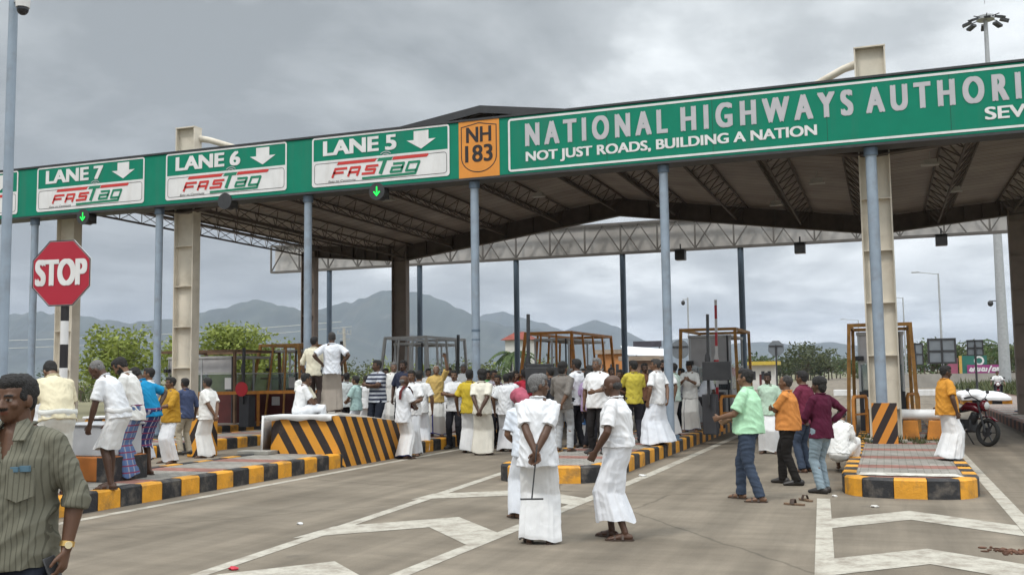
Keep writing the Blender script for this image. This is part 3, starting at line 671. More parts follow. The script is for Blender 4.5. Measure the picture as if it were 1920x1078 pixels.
# ---------------------------------------------------------------- booths
m_bgrey = mat('booth_grey', (.50, .50, .50), .55, .1, 3, col2=(.2, .18, .16), c2scale=2, c2amt=.4)
m_bpan = mat('booth_panel', (.50, .49, .50), .5, .12, 3)
m_maroon = mat('booth_maroon', (.10, .02, .018), .6, .2, 4)
m_glass = mat('booth_glass', (.55, .62, .64), .08, .02, 3, trans=.92)
m_int = mat('booth_dark', (.035, .035, .04), .6, .2, 5)
m_alu = mat('aluminium_frame', (.52, .53, .54), .45, .05, 4, metal=.3)
def booth(x0, x1, y0, y1, top, label, fm, low, open_=False, lean=.12, glass=True):
    r = empty('toll_booth', ((x0+x1)/2, y0, .25), 0, label, 'toll booth'); w_ = (x1-x0)/2; d = y1-y0; T = top-.25
    t = .085; f = MB()
    C0 = [(-w_-lean, -lean), (w_+lean, -lean), (w_+lean*.4, d+lean), (-w_-lean*.4, d+lean)]
    C1 = [(-w_, 0), (w_, 0), (w_, d), (-w_, d)]
    for (a, b_) in zip(C0, C1): f.beam((*a, 0), (*b_, T), t, t, side=(0, 1, 0))
    for i in range(4):
        a, b_ = C1[i], C1[(i+1) % 4]; f.beam((*a, T-.04), (*b_, T-.04), t*.9, t)
    if open_:
        for i in (1, 3):
            a, b_ = C1[i], C1[(i+1) % 4]; a0, b0 = C0[i], C0[(i+1) % 4]
            for u in (.25, .5, .75): f.beam((a0[0]+(b0[0]-a0[0])*u, a0[1]+(b0[1]-a0[1])*u, 0), (a[0]+(b_[0]-a[0])*u, a[1]+(b_[1]-a[1])*u, T), t*.7, t*.7, side=(0,1,0))
            f.beam((a[0], a[1], T*.55), (b_[0], b_[1], T*.55), t*.6, t*.7)
        for u in (.34, .67): f.beam((C0[0][0]+(C0[1][0]-C0[0][0])*u, -lean, 0), (C1[0][0]+(C1[1][0]-C1[0][0])*u, 0, T), t*.6, t*.6, side=(0,1,0))
    f.build('guard_frame', fm, r, smooth=0)
    # cabin inside the guard frame
    iw, i0, i1 = w_-.17, .3, d-.25; ct = T-.22
    c = MB(); c.box((-iw-.02, i0-.02, ct-.06), (iw+.02, i1+.02, ct+.02)); c.build('cabin_roof', m_bgrey, r, bevel=.01)
    c = MB(); c.box((-iw, i0, 0), (iw, i0+.05, .95)); c.box((-iw, i0+.05, 0), (-iw+.05, i1, .95)); c.box((iw-.05, i0+.05, 0), (iw, i1, .95)); c.box((-iw+.05, i1-.05, 0), (iw-.05, i1, .95)); c.build('lower_panel', low, r)
    c = MB()
    for X in (-iw, iw-.05):
        for Y in (i0, (i0+i1)/2, i1-.05): c.box((X, Y, .95), (X+.05, Y+.05, ct-.06))
    c.box((-.03, i0, .95), (.03, i0+.05, ct-.06)); c.box((-iw+.05, i0+.002, 1.62), (iw-.05, i0+.05, 1.66)); c.box((-iw+.002, i0+.05, 1.62), (-iw+.05, i1, 1.66)); c.box((iw-.05, i0+.05, 1.62), (iw-.002, i1, 1.66))
    c.build('window_frame', m_alu, r)
    if not open_:
        c = MB(); c.box((-iw+.06, i0+.012, 1.67), (-.035, i0+.04, ct-.07)); c.box((.035, i0+.012, 1.67), (iw-.06, i0+.04, ct-.07)); c.build('upper_panel', m_bpan, r, smooth=0)
    if glass:
        c = MB(); 
        c.box((-iw+.055, i0+.02, .96), (-.035, i0+.028, 1.61)); c.box((.035, i0+.02, .96), (iw-.055, i0+.028, 1.61))
        for X in (-iw+.02, iw-.03): c.box((X, i0+.06, .96), (X+.008, i1-.06, 1.61))
        c.build('window_pane', m_glass, r, smooth=0)
    c = MB(); c.box((iw-.42, i0-.012, 1.12), (iw-.12, i0-.002, 1.5)); c.box((-iw+.1, i0-.012, .52), (-iw+.42, i0-.002, .82)); c.build('notice', m_white, r, smooth=0)
    c = MB(); c.box((-iw-.06, i0-.16, 1.70), (-iw+.14, i0-.03, 1.82)); c.tube([(-iw+.04, i0-.2, 1.76), (-iw+.04, i0-.16, 1.76)], .045, 12); c.beam((iw-.1, i0-.05, 0), (iw-.1, i0-.05, ct), .04, .04); c.build('camera_box', m_int, r)
    c = MB(); c.box((-iw+.1, i0+.35, .70), (iw-.1, i0+.75, .75)); c.box((-.2, i0+.42, .75), (.22, i0+.46, 1.12)); c.box((-.03, i0+.44, .70), (.03, i0+.48, .95)); c.build('counter', m_int, r)
    c = MB(); c.box((.05, i0+.9, .42), (.42, i0+1.3, .5)); c.box((.05, i0+1.28, .5), (.42, i0+1.34, 1.15)); c.tube([(.23, i0+1.1, 0), (.23, i0+1.1, .42)], .03, 8); c.build('operator_chair', m_int, r, bevel=.02)
    return r
booth(-.80, .60, 26, 29, 2.86, 'grey booth in dark orange frame behind the striped hazard board', m_ogd, m_int, lean=.1)
booth(-5.72, -4.12, 30, 33.2, 3.03, 'grey panelled booth behind the black screen and red white boom', m_ogd, m_bgrey, lean=.08)
booth(-10.66, -9.15, 30, 34.8, 3.06, 'skeletal yellow brown booth frame above the dense crowd', m_og, m_bgrey, True, .28)
booth(-15.65, -14.15, 30, 33.2, 3.04, 'glazed aluminium booth behind the man in striped tee', m_bgrey, m_alu, True, .25)
booth(-20.55, -19.0, 30, 33, 2.9, 'orange booth frame with red base behind the seated men', m_ogd, m_maroon, True, .35)
booth(-23.3, -20.2, 28, 30.6, 2.68, 'wide dark glazed booth behind the cream column on the left', mat('guard_brown', (.17, .10, .055), .7, .3, 4), m_maroon, False, .1)
# orange horizontal rail at left
gr = empty('guard_rail', (-17, 26.4, .26), 0, 'long orange horizontal rail in front of the red booth base', 'guard rail')
b = MB(); b.beam((-3.6, 0, 1.0), (1.2, 0, 1.05), .07, .1); b.build('rail', m_og, gr)
for x in (-3.4, -1.2, 1.0):
    b = MB(); b.beam((x, .05, 0), (x, .05, 1.0), .07, .07); b.build('post', m_og, gr)
# rails on the right lane side of the middle island
for px, yy, lb in ((1352, 25.5, 'orange hoop rail beside the black screen on the middle island'), (1702, 27.0, 'orange bent rail right of the booth behind the hazard board'), (1600, 24.6, 'slim orange hoop rail left of the cream column')):
    p = atY(px, 760, yy); r = empty('hoop_rail', (p.x, yy, .25), R(70), lb, 'guard rail')
    b = MB(); b.tube([(0, 0, 0), (0, 0, .78), (.06, 0, .86), (.74, 0, .86), (.8, 0, .78), (.8, 0, 0)], .04, 10); b.build('hoop', m_og, r)
    b = MB(); b.beam((0, 0, .45), (.8, 0, .45), .04, .04); b.build('crossbar', m_og, r)

# boom barriers (raised arms) with their cabinets
m_rw = bpy.data.materials.new('boom_red_white'); m_rw.use_nodes = True
_nt = m_rw.node_tree; _t = _nt.nodes.new('ShaderNodeTexCoord'); _s = _nt.nodes.new('ShaderNodeSeparateXYZ'); _nt.links.new(_t.outputs['Object'], _s.inputs[0])
_f = mth(_nt, 'LESS_THAN', mth(_nt, 'FRACT', mth(_nt, 'DIVIDE', _s.outputs[2], .72)), .5); _m = _nt.nodes.new('ShaderNodeMix'); _m.data_type = 'RGBA'; _nt.links.new(_f, _m.inputs[0]); _m.inputs[6].default_value = (.6, .58, .57, 1); _m.inputs[7].default_value = (.42, .02, .03, 1); _nt.links.new(_m.outputs[2], _nt.nodes['Principled BSDF'].inputs['Base Color'])
def boom(px, Y, top_py, label, arm, screen=None, lamp=False):
    p = atY(px, 700, Y); T = atY(px, top_py, Y).z-.25
    r = empty('boom_barrier', (p.x, Y, .25), 0, label, 'boom barrier')
    b = MB(); b.box((-.17, -.15, 0), (.17, .2, .95)); b.build('cabinet', m_int, r, bevel=.02)
    b = MB(); b.beam((0, -.2, .7), (.03, -.2, T), .06, .09, side=(0, 1, 0)); b.ell((0, -.2, 1.75), (.07, .05, .2)); b.build('arm', arm, r)
    if screen:
        b = MB(); b.box((-.33+screen, -.36, 1.28), (.33+screen, -.24, 1.72)); b.box((-.05+screen, -.24, 1.4), (.05+screen, -.16, 1.6)); b.build('display_screen', m_dark, r, bevel=.01)
    if lamp:
        b = MB(); b.tube([(0, -.25, 1.15), (0, -.28, 1.15)], .22, 18); b.build('red_disc', mat('disc_red', (.42, .01, .02), .5), r)
boom(1330, 24.2, 590, 'raised black boom arm with a black screen beside the reader in white', m_dark, .22)
boom(1346, 27, 563, 'raised red and white striped boom arm in front of the grey booth', m_rw)
boom(995, 22.6, 590, 'raised black boom arm with a large dark screen above the crowd', m_dark, .35)
boom(863, 28, 628, 'raised black boom arm right of the glazed aluminium booth', m_dark)
boom(645, 27, 640, 'raised black boom arm behind the man with hands on hips', m_dark)
boom(463, 26, 652, 'raised black boom arm with a red disc on the left', m_dark, lamp=True)
# large dark screen behind the grey haired man
p = atY(1018, 715, 21.4); ds = empty('display_cabinet', (p.x, 21.4, .26), 0, 'large black screen box above the middle of the crowd', 'screen')
b = MB(); b.box((-.42, 0, 1.05), (.42, .16, 1.62)); b.build('screen_box', m_dark, ds, bevel=.01)
b = MB(); b.tube([(0, .08, 0), (0, .08, 1.05)], .05, 10); b.build('post', m_dark, ds)
# blue plastic chair and small table on the middle island
p = at(1098, 838, .26); pc = empty('plastic_chair', (p.x, p.y+.6, .26), R(20), 'blue plastic chair standing among the crowd on the middle island', 'chair')
m_blue = mat('plastic_blue', (.05, .16, .38), .4, .05, 3)
b = MB(); b.box((-.22, -.22, .42), (.22, .22, .45)); b.build('seat', m_blue, pc, bevel=.015)
b = MB(); b.tube([(0, -.22, .46), (0, -.27, .86)], [(.21, .015), (.17, .015)], 16, side=(1, 0, 0)); b.build('backrest', m_blue, pc)
for sx in (-1, 1):
    for sy in (-1, 1):
        b = MB(); b.beam((.19*sx, .19*sy, .42), (.23*sx, .24*sy, 0), .035, .035); b.build('leg', m_white, pc)

# ---------------------------------------------------------------- sign backs, street lights, masts
def sign_back(px, py, Y, shape, wpx, hpx, base_py, label, post=True):
    c = atY(px, py, Y); wd, hg = wpx/F_PX*Y, hpx/F_PX*Y
    r = empty('road_sign', (c.x, Y, 0), 0, label, 'sign'); z = c.z
    b = MB()
    if shape == 'rect': b.box((-wd/2, 0, z-hg/2), (wd/2, .03, z+hg/2))
    else:
        k = 8 if shape == 'oct' else 24; o = 22.5 if shape == 'oct' else 0
        b.prism([(wd/2*math.cos(R(o+360/k*i)), 0, z+wd/2*math.sin(R(o+360/k*i))) for i in range(k)], (0, .02, 0))
    b.build('plate', mat('sign_back_grey', (.17, .19, .21), .5, .1, 3, metal=.2), r, smooth=0)
    b = MB(); t = wd*.07
    if shape == 'rect':
        for x in (-wd/2+t/2, 0, wd/2-t/2): b.beam((x, -.02, z-hg/2), (x, -.02, z+hg/2), t, .03, side=(0,1,0))
        for q in (-hg/2+t/2, 0, hg/2-t/2): b.beam((-wd/2, -.025, z+q), (wd/2, -.025, z+q), .03, t)
    else: b.beam((-wd*.4, -.02, z+hg*.14), (wd*.4, -.02, z+hg*.14), .03, t)
    b.build('bracing', m_dark, r, smooth=0)
    if post:
        b = MB(); b.tube([(0, -.06, 0), (0, -.06, z+hg*.2)], .045, 10); b.build('post', m_dark, r)
sign_back(1455, 653, 56, 'oct', 30, 30, 745, 'back of an octagonal sign on a black post in the open lane')
sign_back(1275, 655, 50, 'round', 36, 36, 700, 'back of a round sign left of the grey panelled booth')
sign_back(1766, 658, 62, 'rect', 46, 44, 700, 'large square sign back with braced panels on the right')
sign_back(1716, 664, 66, 'rect', 26, 38, 700, 'narrow sign back just right of the booth frame')
sign_back(1828, 652, 47, 'rect', 26, 27, 745, 'small dark sign back on a thin black post above the white sheet')
def street_light(px, top_py, Y, h, side, label, arm=1.6):
    p = atY(px, 690, Y); r = empty('street_light', (p.x, Y, 0), 0, label, 'street light')
    b = MB(); b.tube([(0, 0, 0), (0, 0, h)], [.11, .06], 10); b.build('pole', m_metal, r)
    b = MB(); b.tube([(0, 0, h-.05), (side*arm, 0, h+.18)], .035, 8); b.build('arm', m_metal, r)
    b = MB(); b.box((side*arm-.35, -.13, h+.12), (side*arm+.25, .13, h+.22)); b.build('lamp_head', m_metal, r, bevel=.02)
street_light(1768, 527, 85, 9.2, -1, 'tall single arm street light above the square sign back')
street_light(1699, 563, 112, 9.2, -1, 'middle distance street light just right of the booth')
street_light(1613, 600, 158, 9.2, -1, 'farthest street light left of the cream column', 2.2)
p = atY(1293, 690, 60); r = empty('camera_mast', (p.x, 60, 0), 0, 'thin distant mast with a camera above the grey booth roof', 'camera mast')
b = MB(); b.tube([(0, 0, 0), (0, 0, 6.2)], .05, 8); b.beam((0, 0, 6.1), (-.3, 0, 6.1), .04, .04); b.build('mast', m_metal, r)
b = MB(); b.ell((-.28, 0, 5.9), (.12, .12, .15)); b.build('camera', m_dark, r)
p = atY(1884, 690, 90); hm = empty('high_mast', (p.x, 90, 0), 0, 'very tall tapering mast with a ring of floodlights on the right', 'light mast')
b = MB(); b.tube([(0, 0, 0), (0, 0, 31)], [.45, .15], 20); b.tube([(0, 0, 32), (0, 0, 33.2)], .03, 6); b.build('mast', m_metal, hm)
b = MB(); b.tube([(0, 0, 30.6), (0, 0, 30.9)], .7, 20); b.build('ring', m_metal, hm)
for k in range(8):
    a = 2*math.pi*k/8; b = MB(); x, y = 1.35*math.cos(a), 1.35*math.sin(a)
    b.beam((.6*math.cos(a), .6*math.sin(a), 30.75), (x, y, 30.75), .06, .06); b.beam((x*.8, y*.8, 30.55), (x*1.3, y*1.3, 30.3), .45, .2); b.build('floodlight', m_dark, hm)
b = MB(); b.beam((0, 0, 7.2), (-.75, 0, 7.2), .07, .07); b.ell((-.8, -.1, 7.0), (.22, .22, .25)); b.build('mast_camera', m_dark, hm)

# utility pole and cable on the left
p = atY(648, 680, 70); up_ = empty('utility_pole', (p.x, 70, 0), 0, 'concrete utility pole with crossarms behind the man on the barrier', 'utility pole')
b = MB(); b.tube([(0, 0, 0), (-.15, 0, 5.6)], [.17, .11], 10); b.build('pole', mat('pole_concrete', (.4, .38, .34), .8), up_)
b = MB(); b.beam((-.75, 0, 5.2), (.5, 0, 5.1), .1, .1); b.beam((-.5, .02, 4.75), (.35, .02, 4.7), .08, .08)
for x in (-.7, -.3, .15, .45): b.tube([(x, 0, 5.2), (x, 0, 5.42)], .05, 8)
b.build('crossarm', m_metal, up_)
def cable(pts, r_, label):
    P = []
    A, B = pts
    for i in range(17):
        u = i/16; q = A.lerp(B, u); q.z -= .5*4*u*(1-u)*.5; P.append(q)
    b = MB(); b.tube(P, r_, 6); tag(b.build('power_cable', mat('cable_grey', (.5, .5, .48), .6)), label, 'cable', 'cables crossing behind the left booths')
cable((atY(-60, 640, 60), atY(640, 603, 70)), .025, 'upper pale cable running to the utility pole')
cable((atY(-60, 655, 50), atY(660, 612, 70)), .02, 'lower pale cable running behind the left booths')

# ---------------------------------------------------------------- sheet over a barrier at right, blocks on the road
TMP = bpy.data.scenes.new('workbench')
def remesh(mb, name, vox, smooth=2):
    """one continuous surface from overlapping closed pieces"""
    me = mb.mesh(name); o = bpy.data.objects.new(name, me); TMP.collection.objects.link(o)
    m = o.modifiers.new('r', 'REMESH'); m.mode = 'VOXEL'; m.voxel_size = vox; m.use_smooth_shade = True
    if smooth:
        s = o.modifiers.new('s', 'SMOOTH'); s.iterations = smooth; s.factor = .5
    vl = TMP.view_layers[0]; vl.update(); dg = vl.depsgraph; r = bpy.data.meshes.new_from_object(o.evaluated_get(dg)); r.name = name
    bpy.data.objects.remove(o); bpy.data.meshes.remove(me)
    r.polygons.foreach_set('use_smooth', [True]*len(r.polygons))
    return r
def displace(me, fn):
    n = len(me.vertices); co = [0.0]*(3*n); me.vertices.foreach_get('co', co); no = [0.0]*(3*n); me.vertices.foreach_get('normal', no)
    for i in range(n):
        j = 3*i; d = fn(Vector(co[j:j+3]), Vector(no[j:j+3])); co[j] += no[j]*d; co[j+1] += no[j+1]*d; co[j+2] += no[j+2]*d
    me.vertices.foreach_set('co', co); me.update()
m_sheet = mat('sheet_white', (.66, .66, .67), .8, .06, 3, .3, 6)
b = MB(); b.ell((3.35, 47.0, .62), (.62, .8, .24)); b.ell((4.1, 47.4, .56), (.75, .9, .22)); b.box((2.95, 46.3, .40), (4.85, 48.2, .56))
me = remesh(b, 'cover_sheet', .05, 4)
displace(me, lambda c, n: .04*noise.noise(c*3.1))
me.materials.append(m_sheet); o = bpy.data.objects.new('cover_sheet', me); COL.objects.link(o); tag(o, 'large white sheet spread over the far barrier on the right island', 'sheet')
b = MB()
for i in range(5): b.box((2.98+.38*i, 46.4, .24), (2.98+.38*i+.37, 48, .42), i % 2)
tag(b.build('crash_barrier', [m_ky, m_kb], smooth=0), 'low yellow and black block barrier under the white sheet', 'crash barrier')
for i, (px, py, lb) in enumerate(((1585, 742, 'low white concrete block on the far road left of the cream column'), (1733, 742, 'low white concrete block on the far road right of the booth'))):
    p = at(px, py); b = MB(); b.box((-.75, -.2, 0), (.75, .2, .42)); tag(b.build('road_block', m_white, loc=p, bevel=.03), lb, 'road block')

# ---------------------------------------------------------------- motorcycle
m_tyre = mat('tyre', (.014, .014, .014), .8, .2, 20); m_chrome = mat('chrome', (.5, .5, .52), .25, .05, 5, metal=.9)
m_bred = mat('bike_red', (.11, .005, .014), .25, .05, 5); m_blk = mat('bike_black', (.02, .02, .022), .4, .2, 6)
def wheel(y, parent):
    b = MB(); n, k = 28, 8; R0, r0 = .265, .048
    vs = [((r0*math.sin(2*math.pi*j/k))*1.0, y+(R0+r0*math.cos(2*math.pi*j/k))*math.cos(2*math.pi*i/n), .31+(R0+r0*math.cos(2*math.pi*j/k))*math.sin(2*math.pi*i/n)) for i in range(n) for j in range(k)]
    b.add(vs, [(i*k+j, ((i+1) % n)*k+j, ((i+1) % n)*k+(j+1) % k, i*k+(j+1) % k) for i in range(n) for j in range(k)])
    t = b.build('tyre', m_tyre, None)
    c = MB(); c.tube([(-.06, y, .31), (.06, y, .31)], .05, 12)
    for i in range(6):
        a = 2*math.pi*i/6; c.beam((0, y, .31), (0, y+.22*math.cos(a), .31+.22*math.sin(a)), .03, .02)
    c.tube([(.05, y, .31), (.056, y, .31)], .11, 16)
    rim = c.build('rim', m_blk, None); return t, rim
def motorcycle(loc, rz, label):
    r = empty('motorcycle', loc, rz, label, 'motorcycle', 'motorcycles')
    for y in (.64, -.64):
        h = empty('wheel', (0, 0, 0)); h.parent = r; t, rim = wheel(y, None); t.parent = h; rim.parent = h
    b = MB(); b.tube([(0, .40, .78), (0, .28, .86), (0, .10, .88), (0, -.08, .80)], [(.06, .06), (.13, .10), (.145, .10), (.08, .05)], 16, side=(1,0,0), rnd_end=True); b.build('fuel_tank', m_bred, r)
    b = MB(); b.tube([(0, -.05, .79), (0, -.3, .77), (0, -.62, .83)], [(.11, .05), (.13, .05), (.10, .04)], 14, side=(1,0,0), rnd_end=True); b.build('seat', m_blk, r)
    b = MB(); b.tube([(0, -.5, .72), (0, -.88, .80)], [(.09, .06), (.04, .03)], 10, side=(1,0,0), rnd_end=True); b.build('tail', m_bred, r)
    b = MB(); b.box((-.13, -.12, .30), (.13, .26, .58)); b.tube([(0, .18, .5), (0, .3, .72)], .10, 10); b.tube([(-.17, .02, .4), (.17, .02, .4)], .11, 14); b.build('engine', m_blk, r, bevel=.02)
    b = MB()
    for q in ((0, .46, .86), ): b.beam(q, (0, .05, .30), .05, .06); b.beam(q, (0, -.35, .72), .05, .06); b.beam((0, -.3, .72), (0, -.05, .34), .05, .05); b.beam((0, -.05, .33), (0, -.64, .31), .06, .05)
    b.build('frame', m_blk, r)
    b = MB()
    for x in (-.085, .085): b.tube([(x, .42, .98), (x, .53, .62), (x, .64, .31)], .024, 10)
    b.build('fork', m_blk, r)
    b = MB(); b.tube([(0, .40, .60), (0, .55, .665), (0, .70, .655), (0, .86, .57)], [(.06, .012)]*4, 10, side=(1,0,0)); b.build('mudguard', m_bred, r)
    b = MB(); b.tube([(-.36, .30, 1.03), (-.2, .36, 1.08), (0, .42, 1.0), (.2, .36, 1.08), (.36, .30, 1.03)], .014, 8); b.tube([(-.36, .30, 1.03), (-.24, .345, 1.065)], .022, 8); b.tube([(.36, .30, 1.03), (.24, .345, 1.065)], .022, 8); b.build('handlebar', m_blk, r)
    b = MB(); b.ell((0, .53, .90), (.12, .09, .13)); hl = b.build('headlight_cowl', m_bred, r)
    b = MB(); b.ell((0, .585, .90), (.085, .045, .09)); b.build('headlight', mat('lamp_glass', (.6, .62, .62), .1), hl)
    for x in (-1, 1):
        b = MB(); b.tube([(x*.2, .36, 1.07), (x*.3, .34, 1.2)], .008, 6); b.ell((x*.31, .335, 1.23), (.06, .012, .04)); b.build('mirror', m_blk, r)
    b = MB(); b.tube([(.13, .2, .36), (.15, 0, .26), (.17, -.35, .31), (.18, -.75, .40)], [.025, .03, .05, .055], 10); b.build('exhaust', m_chrome, r)
    b = MB(); b.beam((-.08, .0, .28), (-.25, .06, .02), .02, .02); b.build('side_stand', m_blk, r)
    return r
p = at(1852, 837); hd = Vector((.70, -.71, 0)).normalized()
fd = math.atan2(-hd.x, hd.y); loc = p - hd*.64
mo = motorcycle((loc.x, loc.y, 0), fd, 'red motorcycle parked beside the man in orange shirt'); mo.rotation_euler = (0, R(-6), fd)
pr = at(1875, 753); mo2 = copy_tree(mo); mo2.location = (pr.x, pr.y+.6, 0); mo2.rotation_euler = (0, 0, R(180-5)); mo2['label'] = 'distant motorcycle ridden towards the camera on the right'
RIDER = (pr.x, pr.y+.6)

# ---------------------------------------------------------------- far buildings and boards
m_wall = mat('wall_white', (.6, .58, .54), .8, .1, 1); m_tile = mat('roof_tile', (.20, .045, .03), .8, .2, 2)
def house(px0, px1, roof_py, Y, label, wallm, roofm, flat=False, over=.4, wall_h=None):
    a, c = atY(px0, roof_py, Y), atY(px1, roof_py, Y); w_ = (c.x-a.x)/2; h = a.z
    r = empty('building', ((a.x+c.x)/2, Y, 0), 0, label, 'building')
    wh = h*.86 if not flat else h-.35
    b = MB(); b.box((-w_, 0, 0), (w_, w_*1.6, wh)); wl = b.build('wall', wallm, r)
    b = MB()
    if flat: b.box((-w_-over, -over*1.5, wh+.002), (w_+over, w_*1.6, wh+.35))
    else: b.add([(-w_-over, -over, wh+.002), (w_+over, -over, wh+.002), (w_+over, w_*1.6+over, wh+.002), (-w_-over, w_*1.6+over, wh+.002), (-w_*.4, w_*.8, h), (w_*.4, w_*.8, h)], [(3,2,1,0), (0,1,5,4), (1,2,5), (2,3,4,5), (3,0,4)])
    b.build('roof', roofm, r, smooth=0)
    for u in (-.5, .15, .6):
        b = MB(); b.box((w_*u-w_*.12, -.03, wh*.4), (w_*u+w_*.12, .0, wh*.75)); b.build('window', m_int, wl)
    b = MB(); b.box((-w_*.12, -.03, 0), (w_*.05, 0, wh*.62)); b.build('door', m_maroon, wl)
house(947, 990, 622, 95, 'small pavilion with a red tiled roof behind the crowd', m_wall, m_tile)
house(1400, 1452, 678, 100, 'low white building with a yellow roof edge beyond the booth', m_wall, mat('edge_yellow', (.5, .36, .05), .7), True)
house(1120, 1166, 656, 80, 'orange walled shop behind the dark rear pole', mat('wall_orange', (.45, .19, .06), .8, .25, 1), mat('roof_brown', (.28, .22, .17), .8, .3, 1), True, .2)
house(1166, 1232, 668, 74, 'brown shop with a white awning behind the crowd', mat('wall_brown', (.22, .14, .10), .8, .3, 1), mat('roof_brown', (.28, .22, .17), .8, .3, 1), True, .2)
a = atY(1160, 648, 72); c = atY(1262, 668, 72)
aw = empty('awning', (0, 72, 0), 0, 'white sloping awning sheet on thin posts behind the pale blue pole', 'awning')
b = MB(); b.add([(a.x, .5, a.z), (c.x, .5, a.z-.35), (c.x+.4, -1.5, c.z), (a.x+.9, -1.5, c.z+.15)], [(0,1,2,3)]); b.build('sheet', m_sheet, aw, smooth=0)
for x in (a.x+1, c.x): 
    b = MB(); b.tube([(x, -1.3, 0), (x, -1.3, c.z+.1)], .05, 8); b.build('post', m_metal, aw)
a = atY(1187, 640, 78); c = atY(1240, 650, 78); bo = empty('name_board', (0, 78, 0), 0, 'long dark name board above the white awning', 'sign board')
b = MB(); b.box((a.x, 0, c.z), (c.x, .12, a.z)); bp_ = b.build('board', mat('board_dark', (.05, .045, .06), .6, .3, 2), bo, smooth=0)
text_mesh('TOLL PLAZA', (c.x-a.x)*.0+1.2, .2, mat('board_text', (.30, .2, .22), .6), 'faded_text', bp_, (a.x+.5, -.01, c.z+.12), bold=.01) if False else None
for x in (a.x+.2, c.x-.2):
    b = MB(); b.beam((x, .2, 0), (x, .2, a.z), .08, .08); b.build('post', m_dark, bo)
# hoardings at right
Y = 105; a = atY(1803, 667, Y); c = atY(1852, 704, Y); e_ = atY(1880, 683, Y)
ho = empty('hoarding', (0, Y, 0), 0, 'green hoarding with a purple strip of white script on the right', 'hoarding')
b = MB(); b.box((a.x, 0, c.z-.4), (c.x, .15, a.z)); b.box((c.x, .0, c.z-.4), (e_.x+.6, .15, e_.z)); bd = b.build('green_board', mat('hoard_green', (.02, .13, .10), .6, .2, .6), ho, smooth=0)
b = MB(); b.box((a.x-.25, -.02, c.z-.4), (a.x, .17, a.z)); b.build('yellow_edge', mat('hoard_yellow', (.55, .33, .07), .6), ho)
p0, p1 = atY(1813, 684, Y-.2), atY(1877, 699, Y-.2)
b = MB(); b.box((p0.x, -.2, p1.z), (p1.x, -.1, p0.z)); st_ = b.build('purple_strip', mat('hoard_purple', (.26, .035, .16), .6, .1, 1), ho, smooth=0)
b = MB(); wd = p1.x-p0.x; hh = p0.z-p1.z
gl_ = [[(.06,.3),(.10,.62),(.15,.5),(.12,.25),(.08,.3),(.17,.25),(.20,.65)], [(.24,.25),(.24,.6),(.30,.62),(.30,.25),(.36,.3),(.37,.62)], [(.42,.3),(.44,.62),(.50,.6),(.50,.3),(.44,.28),(.56,.28),(.57,.6)], [(.63,.1),(.66,.5),(.70,.85)], [(.74,.28),(.76,.6),(.82,.6),(.83,.28),(.78,.28)], [(.87,.28),(.88,.62),(.94,.58),(.92,.3)]]
for s_ in gl_: stroke(b, [(p0.x+u*wd, p1.z+v*hh) for u, v in s_], .13, -.21, .12, p1.z)
b.build('white_script', m_white, st_, smooth=0)
c2 = atY(1836, 678, Y-.1); b = MB()
stroke(b, [(c2.x+.36*math.cos(R(t)), c2.z+.1+.36*math.sin(R(t))) for t in range(0, 370, 20)], .16, -.02); b.build('round_emblem', m_white, bd, smooth=0)
a = atY(1772, 677, Y); c = atY(1803, 700, Y)
b = MB(); b.add([(a.x, -.02, c.z), (c.x-.3, -.02, c.z), (c.x-.3, -.02, a.z+.3), (a.x, -.02, a.z-.5), (a.x, .1, c.z), (c.x-.3, .1, c.z), (c.x-.3, .1, a.z+.3), (a.x, .1, a.z-.5)], [(0,1,2,3), (7,6,5,4), (3,2,6,7), (0,3,7,4), (1,5,6,2)])
h2 = empty('hoarding', (0, Y, 0), 0, 'faded pink hoarding left of the green one', 'hoarding'); b.build('pink_board', mat('hoard_pink', (.30, .08, .13), .7, .25, .8), h2, smooth=0)
b = MB(); b.beam((a.x+.3, .2, -.2), (a.x+.3, .2, a.z-.6), .12, .12); b.beam((c.x-.6, .2, -.2), (c.x-.6, .2, a.z), .12, .12); b.build('post', m_dark, h2)
b = MB(); b.box((-4, 0, 0), (7, .25, 1.3)); tag(b.build('boundary_wall', mat('wall_grey', (.3, .28, .25), .9, .2, .8), loc=(atY(1760, 690, 103).x, 103, 0)), 'low grey boundary wall under the hoardings', 'wall')

# ---------------------------------------------------------------- hills
def hill(D, prof, depth, col, name, seed, amp):
    b = MB(); nx = 240; ny = 18; px0, px1 = prof[0][0], prof[-1][0]; vs = []
    def ph(px):
        for (a, ya), (c, yc) in zip(prof[:-1], prof[1:]):
            if px <= c:
                u = (px-a)/(c-a); u = u*u*(3-2*u)*.6+u*.4; return ya+(yc-ya)*u
        return prof[-1][1]
    for j in range(ny+1):
        v = j/ny*1.5
        for i in range(nx+1):
            px = px0+(px1-px0)*i/nx; Y = D-depth*(1-v); q = atY(px, 690, D); zt = max(0, atY(px, ph(px), D).z)
            fall = max(0, v if v <= 1 else 2-v)
            rdg = abs(noise.noise(Vector((px*.012, v*1.3, seed))))*1.0+abs(noise.noise(Vector((px*.035, v*2.6, seed+5))))*.5
            z = zt*fall**1.05*(1-.42*rdg*math.sin(math.pi*min(1, max(0, fall)))) + zt*.035*noise.noise(Vector((px*.06, v*5, seed)))*fall
            vs.append((q.x*(Y/D)**.3, Y, z-2))
    b.add(vs, [(j*(nx+1)+i, j*(nx+1)+i+1, (j+1)*(nx+1)+i+1, (j+1)*(nx+1)+i) for j in range(ny) for i in range(nx)])
    return tag(b.build(name, mat('hill_scrub', (.040, .052, .045), .95, .3, .006, col2=(.085, .08, .06), c2scale=.012, c2amt=.5), smooth=180), kind='structure')
